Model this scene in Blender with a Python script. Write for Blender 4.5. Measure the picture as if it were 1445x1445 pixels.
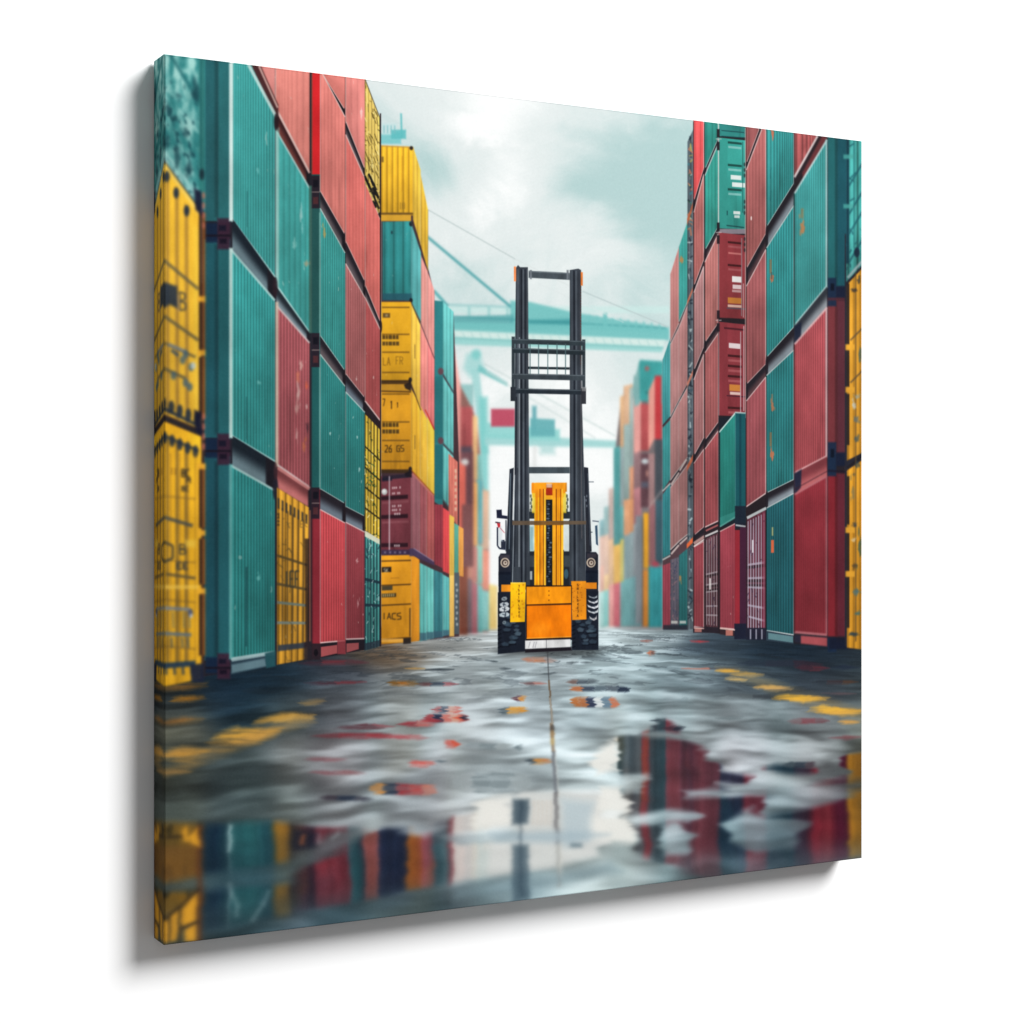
import bpy, bmesh, math
import numpy as np

for o in list(bpy.data.objects):
    bpy.data.objects.remove(o, do_unlink=True)
scene = bpy.context.scene
COL = scene.collection

# ---------------------------------------------------------------- set-up ----
# A 1 m square wrapped canvas hangs flat on a white wall, seen from its left.
SIZE, DEPTH, ROUND = 1.0, 50.0 / 1258.0, 0.0016
K = SIZE / 1258.0
ANG = math.atan2(0.478, 0.878)
EYE = 1.45
HANG = ((-490 + 0.878 * 629) * K - 0.478 * DEPTH, (2474 + 0.478 * 629) * K + 0.878 * DEPTH, EYE - SIZE / 2)

cam = bpy.data.cameras.new('camera'); cam_ob = bpy.data.objects.new('camera', cam); COL.objects.link(cam_ob)
cam_ob.location = (0, 0, EYE); cam_ob.rotation_euler = (math.radians(90), 0, 0)
cam.sensor_width = 36; cam.lens = 36 * 2474.0 / 1445.0
cam.shift_y = -17.5 / 1445.0; cam.shift_x = 0.5 / 1445.0
cam.clip_start = 0.05; cam.clip_end = 200
scene.camera = cam_ob

world = bpy.data.worlds.new('World'); scene.world = world; world.use_nodes = True
bg = world.node_tree.nodes.get('Background') or world.node_tree.nodes.new('ShaderNodeBackground')
bg.inputs['Color'].default_value = (1, 1, 1, 1); bg.inputs['Strength'].default_value = 0.27

def local_dir(x, y, z):
    c, s = math.cos(ANG), math.sin(ANG)
    return (c * x - s * y, s * x + c * y, z)

# one large soft box up and to the right of the canvas, behind the camera
from mathutils import Vector
ld = bpy.data.lights.new('softbox', 'AREA'); ld.shape = 'DISK'; ld.size = 6.4; ld.energy = 2500; ld.color = (1, 1, 1)
lo = bpy.data.objects.new('softbox', ld); COL.objects.link(lo)
centre = Vector((HANG[0], HANG[1], EYE))
dirn = Vector(local_dir(0.78, -1.0, 0.94)).normalized()
lo.location = centre + dirn * 12.0
lo.rotation_euler = (-dirn).to_track_quat('-Z', 'Y').to_euler()

scene.render.engine = 'CYCLES'
scene.render.resolution_x = scene.render.resolution_y = 1024
vs = scene.view_settings
vs.view_transform = 'Standard'; vs.look = 'None'; vs.exposure = 0; vs.gamma = 1; vs.use_curve_mapping = False

# ------------------------------------------------------------- the wall -----
def wall_material():
    m = bpy.data.materials.new('white_wall_paint'); m.use_nodes = True
    nt = m.node_tree; b = nt.nodes['Principled BSDF']
    b.inputs['Roughness'].default_value = 0.9; b.inputs['Specular IOR Level'].default_value = 0.1
    n = nt.nodes.new('ShaderNodeTexNoise'); n.inputs['Scale'].default_value = 6; n.inputs['Detail'].default_value = 6
    r = nt.nodes.new('ShaderNodeValToRGB')
    r.color_ramp.elements[0].color = (0.90, 0.90, 0.90, 1); r.color_ramp.elements[1].color = (0.93, 0.93, 0.93, 1)
    nt.links.new(n.outputs['Fac'], r.inputs['Fac']); nt.links.new(r.outputs['Color'], b.inputs['Base Color'])
    return m

bm = bmesh.new()
bmesh.ops.create_cube(bm, size=1.0)
bmesh.ops.scale(bm, vec=(9.0, 0.12, 6.0), verts=bm.verts)
bmesh.ops.translate(bm, vec=(1.0, 0.0625, 0.5), verts=bm.verts)
me = bpy.data.meshes.new('wall'); bm.to_mesh(me); bm.free()
wall = bpy.data.objects.new('wall', me); COL.objects.link(wall)
wall.location = HANG; wall.rotation_euler = (0, 0, ANG)
me.materials.append(wall_material())
wall['kind'] = 'structure'
wall['label'] = 'plain bright white wall behind the canvas'
wall['category'] = 'wall'

# ---------------------------------------------------------------------------
# THE PRINTED PICTURE.  The canvas is a flat print; its ink is computed here,
# pixel by pixel, by a small procedural painter (noise, polygons, blur).
# Positions were measured on the print's face in oblique units and are brought
# to the print's own square (0..N) by pt().
# ---------------------------------------------------------------------------
N = 1300
F_OB, COS_OB, SIN_OB, SIDE = 2474.0, 0.878, 0.478, 1258.0

def pt(x, y):
    xx = x - 722.0
    s = F_OB * (490.0 + xx) / (COS_OB * F_OB - SIN_OB * xx)
    h = 629.0 - (x - 232.0) * 123.0 / 985.0
    return (s / SIDE * N, (0.5 + (y - 705.0) / (2.0 * h)) * N)

def pts(l):
    return [pt(x, y) for x, y in l]

# oblique coordinates of every picture element (used by the ground and clouds)
def oblique_grid():
    u = (np.arange(N) + 0.5) / N * SIDE
    xx = F_OB * (-490.0 + COS_OB * u) / (F_OB + SIN_OB * u)
    X = xx + 722.0
    h = 629.0 - (X - 232.0) * 123.0 / 985.0
    v = (np.arange(N) + 0.5) / N
    Y = 705.0 + (v[:, None] - 0.5) * 2.0 * h[None, :]
    return np.broadcast_to(X[None, :], (N, N)).astype(np.float32), Y.astype(np.float32)

def hash2(xi, yi, seed):
    h = (xi.astype(np.int64) * 374761393 + yi.astype(np.int64) * 668265263 + seed * 974711) & 0xffffffff
    h = ((h ^ (h >> 13)) * 1274126177) & 0xffffffff
    h = (h ^ (h >> 16)) & 0xffff
    return h.astype(np.float32) / 65535.0

def vnoise(x, y, seed=0):
    xi = np.floor(x); yi = np.floor(y)
    fx = x - xi; fy = y - yi
    fx = fx * fx * (3 - 2 * fx); fy = fy * fy * (3 - 2 * fy)
    a = hash2(xi, yi, seed); b = hash2(xi + 1, yi, seed)
    c = hash2(xi, yi + 1, seed); d = hash2(xi + 1, yi + 1, seed)
    return (a * (1 - fx) + b * fx) * (1 - fy) + (c * (1 - fx) + d * fx) * fy

def fbm(x, y, octv=4, seed=0, gain=0.5):
    r = 0.0; amp = 1.0; tot = 0.0
    for o in range(octv):
        r = r + amp * vnoise(x, y, seed + 17 * o); tot += amp
        x = x * 2.03 + 3.1; y = y * 2.03 + 1.7; amp *= gain
    return r / tot

def sstep(a, b, x):
    t = np.clip((x - a) / (b - a), 0, 1)
    return t * t * (3 - 2 * t)

def blur1(a, s, axis):
    if s < 0.25: return a
    r = int(math.ceil(s * 2.8))
    k = np.exp(-0.5 * (np.arange(-r, r + 1) / s) ** 2); k = (k / k.sum()).astype(np.float32)
    pad = [(0, 0)] * a.ndim; pad[axis] = (r, r)
    p = np.pad(a, pad, mode='edge')
    out = np.zeros_like(a)
    n = a.shape[axis]
    for i, w in enumerate(k):
        sl = [slice(None)] * a.ndim; sl[axis] = slice(i, i + n)
        out += w * p[tuple(sl)]
    return out

def blur(a, sx, sy=None):
    return blur1(blur1(a, sx, 1), sx if sy is None else sy, 0)

def C(c):
    return np.array(c, np.float32) / 255.0

ids = np.zeros((N, N), np.int16)
EXTRA = {}
REG = [('printed_sky', 'pale grey cloudy sky of the printed picture', None)]

def reg(name, label=None, parent=None):
    REG.append((name, label, parent)); return len(REG) - 1

class Layer:
    def __init__(self):
        self.rgb = np.zeros((N, N, 3), np.float32)      # premultiplied
        self.a = np.zeros((N, N), np.float32)
    def put(self, sl, cov, col, idn=None):
        cov = np.clip(cov, 0, 1)
        self.rgb[sl] = self.rgb[sl] * (1 - cov[..., None]) + col * cov[..., None]
        self.a[sl] = self.a[sl] * (1 - cov) + cov
        if idn is not None:
            ids[sl][cov > 0.5] = idn

def sdf(P, xs, ys):
    """signed distance (positive inside) to a polygon on the grid xs, ys"""
    d2 = None; inside = np.zeros((len(ys), len(xs)), bool)
    X = xs[None, :]; Y = ys[:, None]
    n = len(P)
    for i in range(n):
        x0, y0 = P[i]; x1, y1 = P[(i + 1) % n]
        ex, ey = x1 - x0, y1 - y0
        L2 = ex * ex + ey * ey + 1e-9
        t = np.clip(((X - x0) * ex + (Y - y0) * ey) / L2, 0, 1)
        q = (X - x0 - t * ex) ** 2 + (Y - y0 - t * ey) ** 2
        d2 = q if d2 is None else np.minimum(d2, q)
        if abs(ey) > 1e-9:
            c = ((y0 <= Y) & (y1 > Y)) | ((y1 <= Y) & (y0 > Y))
            inside ^= c & (X < x0 + (Y - y0) * ex / ey)
    d = np.sqrt(d2)
    return np.where(inside, d, -d)

def window(P, m):
    x0 = max(0, int(min(p[0] for p in P) - m)); x1 = min(N, int(max(p[0] for p in P) + m) + 2)
    y0 = max(0, int(min(p[1] for p in P) - m)); y1 = min(N, int(max(p[1] for p in P) + m) + 2)
    return x0, x1, y0, y1

def fillN(L, P, col, a=1.0, soft=0.6, idn=None, fn=None):
    x0, x1, y0, y1 = window(P, soft + 1)
    if x1 <= x0 or y1 <= y0: return
    xs = np.arange(x0, x1) + 0.5; ys = np.arange(y0, y1) + 0.5
    cov = np.clip(0.5 + sdf(P, xs, ys) / (2 * soft), 0, 1)
    cov = (cov * a).astype(np.float32)
    c = C(col) if fn is None else fn(xs[None, :], ys[:, None])
    L.put((slice(y0, y1), slice(x0, x1)), cov, c, idn)

def fill(L, P, col, a=1.0, soft=0.6, idn=None):
    fillN(L, pts(P), col, a, soft, idn)

def rect(L, x0, y0, x1, y1, col, a=1.0, soft=0.6, idn=None):
    fill(L, [(x0, y0), (x1, y0), (x1, y1), (x0, y1)], col, a, soft, idn)

def line(L, p, q, w, col, a=1.0, soft=0.6, idn=None):
    (x0, y0), (x1, y1) = pt(*p), pt(*q)
    d = math.hypot(x1 - x0, y1 - y0) + 1e-9
    nx, ny = -(y1 - y0) / d * w / 2, (x1 - x0) / d * w / 2
    fillN(L, [(x0 + nx, y0 + ny), (x1 + nx, y1 + ny), (x1 - nx, y1 - ny), (x0 - nx, y0 - ny)], col, a, soft, idn)

def disc(L, x, y, rx, ry, col, a=1.0, soft=0.6, idn=None):
    fill(L, [(x + rx * math.cos(k * math.pi / 12), y + ry * math.sin(k * math.pi / 12)) for k in range(24)], col, a, soft, idn)

def smudge(L, x, y, rx, ry, col, a=1.0, soft=1.0):
    """ragged stain: jittered outline broken into a few flecks"""
    r = np.random.RandomState(int(x * 31 + y * 17) % 9999)
    for q in range(3):
        ox, oy = (0, 0) if q == 0 else (r.randn() * rx * .7, r.randn() * ry * .8)
        f = (1.0, .5, .38)[q]
        fill(L, [(x + ox + f * rx * (.45 + .75 * r.rand()) * math.cos(k * math.pi / 7), y + oy + f * ry * (.45 + .75 * r.rand()) * math.sin(k * math.pi / 7)) for k in range(14)], col, a * (.75, .6, .5)[q], soft)

def homog(P):
    A = []; b = []
    for (x, y), (s, t) in zip(P, ((0, 0), (1, 0), (1, 1), (0, 1))):
        A.append([x, y, 1, 0, 0, 0, -s * x, -s * y]); b.append(s)
        A.append([0, 0, 0, x, y, 1, -t * x, -t * y]); b.append(t)
    return np.linalg.solve(np.array(A, float), np.array(b, float))

def quad(L, Q, fn, idn=None, soft=0.6, a=1.0):
    """perspective quad TL TR BR BL; fn(s, t, pixel size in s) gives the ink"""
    P = pts(Q); h = homog(P)
    def f(X, Y):
        w = h[6] * X + h[7] * Y + 1
        s = (h[0] * X + h[1] * Y + h[2]) / w; t = (h[3] * X + h[4] * Y + h[5]) / w
        ds = np.abs(h[0] - s * h[6]) / np.abs(w) + 1e-6
        return fn(s.astype(np.float32), t.astype(np.float32), ds.astype(np.float32))
    fillN(L, P, None, a, soft, idn, f)

SEED = [100]
def nseed():
    SEED[0] += 7; return SEED[0]

def panel_ink(col, n=14, depth=0.22, wear=0.10, top=1.06, bottom=0.92, left=1.0, right=1.0, spots=0.35):
    sd = nseed(); c0 = C(col)
    def fn(s, t, ds):
        k = np.full_like(s, top) * (1 - t) + bottom * t
        k = k * (left * (1 - s) + right * s)
        f = (s * n) % 1.0
        fade = np.clip(1.3 - 2.2 * n * ds, 0, 1)
        wd = np.clip(.8 * n * ds, .10, .24)
        g = np.exp(-((f - 0.2) / wd) ** 2) + np.exp(-((f - 1.2) / wd) ** 2)
        hl = np.exp(-((f - 0.62) / (wd + .06)) ** 2)
        k = k * (1 - 1.25 * depth * fade * g + 0.5 * depth * fade * hl)
        k = k * (1 + wear * .8 * (fbm(s * 2.2, t * 3, 4, sd) - 0.5) * 2)
        out = k[..., None] * c0
        if spots > 0:
            m = sstep(0.83, 0.90, fbm(s * 11, t * 13, 3, sd + 9))[..., None] * spots
            out = out * (1 - m) + C((225, 222, 210)) * m
        grim = (sstep(0.60, 0.85, fbm(s * 5, t * 1.6, 3, sd + 21)) * sstep(0.2, 1.0, t))[..., None] * 0.16
        return np.clip(out * (1 - grim), 0, 1)
    return fn

def mix(c, d, k):
    return tuple(c[i] * (1 - k) + d[i] * k for i in range(3))

def mul(c, k):
    return tuple(min(255, v * k) for v in c)

def side(L, xl, xr, top, bot, col, idn, n=14, depth=0.22, rail=2.2, light=(214, 222, 216), lk=0.75, post=1.6, **kw):
    """corrugated side of a container with its rails and corner posts"""
    Q = [(xl, top[0]), (xr, top[1]), (xr, bot[1]), (xl, bot[0])]
    quad(L, Q, panel_ink(col, n, depth, **kw), idn)
    lc = mix(col, light, lk)
    if rail > 0:
        line(L, Q[3], Q[2], rail, lc, 0.95)
        line(L, Q[0], Q[1], rail * 0.8, lc, 0.9)
    if post > 0:
        line(L, Q[0], Q[3], post, mix(col, light, 0.45), 0.8)
        line(L, Q[1], Q[2], post * 0.7, mul(col, 0.55), 0.7)

def ink(L, Q, s0, t0, s1, t1, col, a=0.9, soft=0.5):
    """flat mark inside the quad Q (fractions)"""
    def m(s, t):
        tx = Q[0][0] * (1 - s) + Q[1][0] * s; ty = Q[0][1] * (1 - s) + Q[1][1] * s
        bx = Q[3][0] * (1 - s) + Q[2][0] * s; by = Q[3][1] * (1 - s) + Q[2][1] * s
        return (tx * (1 - t) + bx * t, ty * (1 - t) + by * t)
    fill(L, [m(s0, t0), m(s1, t0), m(s1, t1), m(s0, t1)], col, a, soft)

FONT = {'L': [(0, 0, 0, 1), (0, 1, 1, 1)], 'A': [(0, 1, .5, 0), (.5, 0, 1, 1), (.2, .65, .8, .65)],
        'F': [(0, 0, 0, 1), (0, 0, 1, 0), (0, .5, .7, .5)], 'R': [(0, 0, 0, 1), (0, 0, 1, .1), (1, .1, .9, .5), (.9, .5, 0, .5), (.4, .5, 1, 1)],
        'P': [(0, 0, 0, 1), (0, 0, 1, .1), (1, .1, .9, .5), (.9, .5, 0, .5)],
        '2': [(0, .1, .9, .05), (.9, .05, .9, .45), (.9, .45, 0, 1), (0, 1, 1, 1)],
        '6': [(.9, 0, .1, .4), (.1, .4, .1, 1), (.1, 1, .9, 1), (.9, 1, .9, .5), (.9, .5, .1, .5)],
        'G': [(1, .1, 0, .1), (0, .1, 0, 1), (0, 1, 1, 1), (1, 1, 1, .55), (1, .55, .5, .55)],
        'S': [(1, 0, 0, .1), (0, .1, 0, .45), (0, .45, 1, .55), (1, .55, 1, .95), (1, .95, 0, 1)],
        'C': [(1, .05, 0, .1), (0, .1, 0, .95), (0, .95, 1, 1)], '1': [(.5, 0, .5, 1), (.2, .2, .5, 0)],
        '7': [(0, 0, 1, 0), (1, 0, .4, 1)], 'I': [(.5, 0, .5, 1)], 'E': [(0, 0, 0, 1), (0, 0, 1, 0), (0, .5, .8, .5), (0, 1, 1, 1)],
        'B': [(0, 0, 0, 1), (0, 0, .9, .1), (.9, .1, .9, .4), (.9, .4, 0, .5), (0, .5, 1, .6), (1, .6, 1, .95), (1, .95, 0, 1)],
        'D': [(0, 0, 0, 1), (0, 0, 1, .2), (1, .2, 1, .8), (1, .8, 0, 1)], 'K': [(0, 0, 0, 1), (1, 0, 0, .55), (0, .5, 1, 1)],
        'M': [(0, 1, 0, 0), (0, 0, .5, .5), (.5, .5, 1, 0), (1, 0, 1, 1)], '.': [(.4, 1, .6, 1)], ' ': []}

def text(L, x, y, w, h, s, col, wd=1.2, a=0.85, skew=0.0):
    """letters as pen strokes, in oblique units; w is one letter's width"""
    for i, ch in enumerate(s):
        ox = x + i * w * 1.35
        for (a0, b0, a1, b1) in FONT.get(ch, []):
            line(L, (ox + a0 * w, y + b0 * h + skew * (ox - x)), (ox + a1 * w, y + b1 * h + skew * (ox - x)), wd, col, a, 0.55)

# inks
TEAL = (56, 150, 145); TEALM = (44, 128, 125); TEALD = (32, 92, 98); TEALP = (110, 195, 190)
PINK = (232, 128, 118); PINK2 = (226, 112, 104); DULL = (160, 92, 92); DULL2 = (172, 100, 98); ROSE = (180, 104, 100)
RED = (196, 70, 76); REDD = (160, 58, 66); MAROON = (120, 56, 62); REDB = (226, 44, 48)
YEL = (244, 184, 40); YELD = (216, 148, 28); GAP = (40, 32, 40); STEEL = (112, 134, 142); NAVY = (24, 30, 52)

def sky_layer(X, Y):
    cx = (X - 232) / 985.0; cy = (Y - 100) / 900.0
    wx = fbm(cx * 3, cy * 3, 3, 5); wy = fbm(cx * 3 + 9, cy * 3, 3, 6)
    n = fbm(cx * 4.2 + wx * 1.8, cy * 4.8 + wy * 1.8, 7, 11, 0.56)
    puff = sstep(.52, .62, fbm(cx * 5.5 + wx * 1.4 + 4, cy * 6.5 + wy * 1.4, 6, 15, .55)) * np.exp(-((X - 705 - (Y - 200) * .35) / 70.0) ** 2 - ((Y - 215) / 110.0) ** 2)
    dark = np.zeros_like(cx)
    for (px, py, rx, ry, a) in ((600, 190, 95, 90, .55), (640, 240, 60, 34, .6), (885, 225, 130, 70, .95), (930, 320, 60, 50, .75), (830, 262, 60, 24, .5),
                                (540, 130, 50, 60, .4), (900, 540, 60, 60, .25), (960, 230, 60, 90, .6), (720, 145, 40, 14, -.1)):
        dark += a * np.exp(-((X - px) / rx) ** 2 - ((Y - py) / ry) ** 2)
    lite = np.zeros_like(cx)
    for (px, py, rx, ry, a) in ((690, 180, 45, 50, .8), (715, 240, 45, 34, .7), (650, 300, 110, 50, .5), (760, 330, 160, 80, .6), (900, 360, 60, 24, .4),
                                (720, 560, 160, 90, .8), (840, 700, 90, 160, 1.0), (705, 760, 40, 120, .9)):
        lite += a * np.exp(-((X - px) / rx) ** 2 - ((Y - py) / ry) ** 2)
    k = np.clip(0.60 + (n - 0.5) * 1.5 - 0.34 * dark + 0.34 * lite + .26 * puff, 0, 1)
    a = C((176, 204, 203)); b = C((222, 230, 229)); c = C((247, 249, 248))
    t = sstep(0.0, 0.62, k)[..., None]; u = sstep(0.6, 1.0, k)[..., None]
    s = a * (1 - t) + b * t
    return (s * (1 - u) + c * u).astype(np.float32)

def paint_cranes(L):
    T1 = (116, 188, 186); T2 = (92, 164, 166); T3 = (158, 208, 206); TP = (196, 226, 222)
    k = reg('printed_crane', 'teal gantry crane beam with a slanted stay crossing behind the forklift mast')
    rect(L, 630, 432, 944, 442, TP, .75, 2, k)
    line(L, (632, 430), (719, 433), 4, (150, 196, 196), .8, 1.6, k)
    for q in (662, 690, 716): line(L, (q, 432), (q, 446), 5, (150, 200, 198), .8, 1.6, k)
    fill(L, [(720, 424), (748, 426), (806, 440), (940, 462), (944, 470), (720, 460)], T1, .95, 2, k)
    fill(L, [(632, 447), (725, 444), (725, 466), (632, 462)], T2, .9, 2, k)
    fill(L, [(745, 452), (806, 450), (806, 466), (745, 466)], (70, 150, 154), .9, 3, k)
    fill(L, [(632, 454), (944, 462), (944, 480), (632, 468)], T1, .95, 2, k)
    fill(L, [(640, 466), (938, 480), (936, 490), (640, 477)], (206, 228, 222), .95, 2, k)
    fill(L, [(636, 475), (936, 489), (934, 497), (636, 486)], (150, 206, 202), .95, 2, k)
    line(L, (632, 446), (940, 463), 2, (60, 140, 144), .7, 1.2); line(L, (640, 477), (936, 491), 1.6, (90, 160, 160), .6, 1)
    for q in range(24): line(L, (640 + q * 12.4, 468 + q * .55), (644 + q * 12.4, 477 + q * .55), 1.4, (140, 190, 188), .6, .8)
    for q in range(10): rect(L, 830 + q * 11, 444 + q * 1.4, 833 + q * 11, 456 + q * 1.6, T1, .7, 1.5, k)
    rect(L, 851, 442, 857, 460, T1, .9, 1.5, k)
    line(L, (603, 334), (721, 433), 4.5, (88, 160, 164), 1, 1.3, k)
    line(L, (612, 410), (632, 432), 5, (92, 168, 170), 1, 1.3, k)
    k = reg('printed_crane', 'far teal gantry crane with a red container and thin stays')
    fill(L, [(658, 500), (674, 495), (680, 508), (684, 520), (662, 532), (654, 520)], T3, .85, 5, k)
    disc(L, 672, 500, 7, 7, (120, 196, 192), .8, 4, k)
    fill(L, [(664, 520), (676, 520), (690, 640), (678, 640)], T3, .9, 3, k)
    fill(L, [(676, 515), (716, 540), (716, 545), (674, 524)], T1, .9, 2, k)
    fill(L, [(676, 560), (688, 560), (690, 760), (680, 760)], (124, 200, 196), .85, 4, k)
    fill(L, [(684, 612), (872, 622), (872, 632), (684, 628)], T3, .95, 3, k)
    fill(L, [(684, 596), (790, 606), (790, 622), (684, 618)], (140, 206, 202), .9, 3, k)
    rect(L, 751, 573, 757, 612, (92, 160, 168), .9, 3, k)
    fill(L, [(748, 590), (783, 592), (783, 616), (748, 616)], (104, 172, 176), .95, 2, k)
    rect(L, 762, 628, 783, 641, (150, 200, 198), .6, 5, k)
    rect(L, 752, 630, 757, 660, (220, 222, 220), .8, 3, k)
    rect(L, 693, 577, 727, 602, (186, 84, 104), 1, 1.6, reg('printed_container', 'dull red container hanging under the far crane'))
    rect(L, 648, 542, 668, 578, (146, 192, 190), .95, 2.5, k)
    for p, q, w, c in (((683, 513), (868, 615), 2.0, (190, 206, 204)), ((686, 524), (840, 618), 1.8, (196, 210, 208))):
        line(L, p, q, w, c, .9, 1.0)

def cables(L):
    k = reg('printed_ship', 'pale teal ship mast and rail above the yellow container')
    rect(L, 536, 188, 566, 203, (120, 194, 196), .9, 1.5, k)
    rect(L, 538, 174, 560, 190, (196, 222, 222), .8, 1.5, k)
    line(L, (566, 160), (567, 195), 3, (100, 186, 188), .95, 1.2, k)
    rect(L, 552, 183, 573, 196, (96, 184, 186), .9, 1.5, k)
    for q in range(4): rect(L, 541 + q * 5, 177, 543 + q * 5, 188, (120, 180, 184), .7, 1.0, k)
    k = reg('printed_cable', 'thin grey crane cable running down from the top yellow container')
    k2 = reg('printed_cable', 'thin grey crane cable to the right of the mast')
    line(L, (604, 296), (727, 365.5), 1.8, (184, 197, 196), .95, .8, k)
    line(L, (727, 365.5), (819, 411), 1.2, (205, 212, 210), .6, .8)
    line(L, (822, 411), (942, 461), 1.8, (178, 194, 194), .95, .8, k2)
    line(L, (760, 400), (880, 455), 1.1, (214, 222, 222), .7, .8)

def strip(L, x0, x1, y0, y1, col, label, e0=0.0, e1=0.0, soft=1.0, n=3, depth=.10, idn=None):
    k = reg('printed_container', label) if idn is None else idn
    side(L, x0, x1, (y0, y0 + e0), (y1, y1 + e1), col, k, n, depth, rail=0, post=0, spots=0)
    return k

def paint_far_left(L):
    # hazy, out of focus end of the left row, farthest first
    H = lambda c, k=.18: mix(c, (226, 232, 230), k)
    P = 'in the blurred far end of the left row'
    fill(L, [(640, 500), (650, 545), (668, 580), (674, 600), (682, 690), (690, 780), (690, 892), (640, 897)], (150, 104, 96), 1, 1)
    tab = [
        (690, 702, [(824, 888, (246, 200, 90))]),
        (679, 690, [(690, 775, (226, 172, 138)), (775, 832, (250, 126, 96)), (832, 890, (112, 194, 188))]),
        (672, 681, [(640, 690, (120, 196, 190)), (676, 768, (84, 170, 176)), (768, 824, (112, 190, 172)), (824, 892, (80, 170, 166))]),
        (664, 674, [(585, 678, (246, 184, 118)), (678, 770, (248, 160, 80)), (770, 822, (190, 104, 92)), (822, 894, (158, 72, 82))]),
        (656, 666, [(640, 690, (208, 140, 128)), (690, 745, (150, 92, 84)), (745, 815, (196, 118, 96)), (815, 894, (92, 70, 78))]),
        (647, 659, [(690, 810, (140, 88, 78)), (810, 895, (196, 110, 56))]),
    ]
    for x0, x1, cells in tab:
        for y0, y1, c in cells:
            strip(L, x0, x1, y0, y1, H(c, .10), 'small blurred container ' + P, 3, 0)
    k = strip(L, 649, 667, 574, 636, (182, 86, 88), 'brick red container under a pale teal block ' + P)
    strip(L, 649, 668, 636, 712, (120, 76, 82), 'dark maroon container with a white lamp ' + P)
    rect(L, 650, 630, 666, 638, (84, 76, 90), .9, 1.5)
    disc(L, 656, 652, 5.5, 4.5, (220, 216, 212), 1, 1.2)
    strip(L, 640, 650, 488, 650, (240, 160, 150), 'pale pink container ' + P, 60, 8)
    strip(L, 645, 657, 650, 760, (236, 108, 92), 'coral container ' + P, 8, 0)
    strip(L, 652, 668, 712, 800, (122, 74, 74), 'dark brown container ' + P)
    strip(L, 648, 660, 800, 896, (122, 62, 46), 'rust brown container ' + P)

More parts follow.
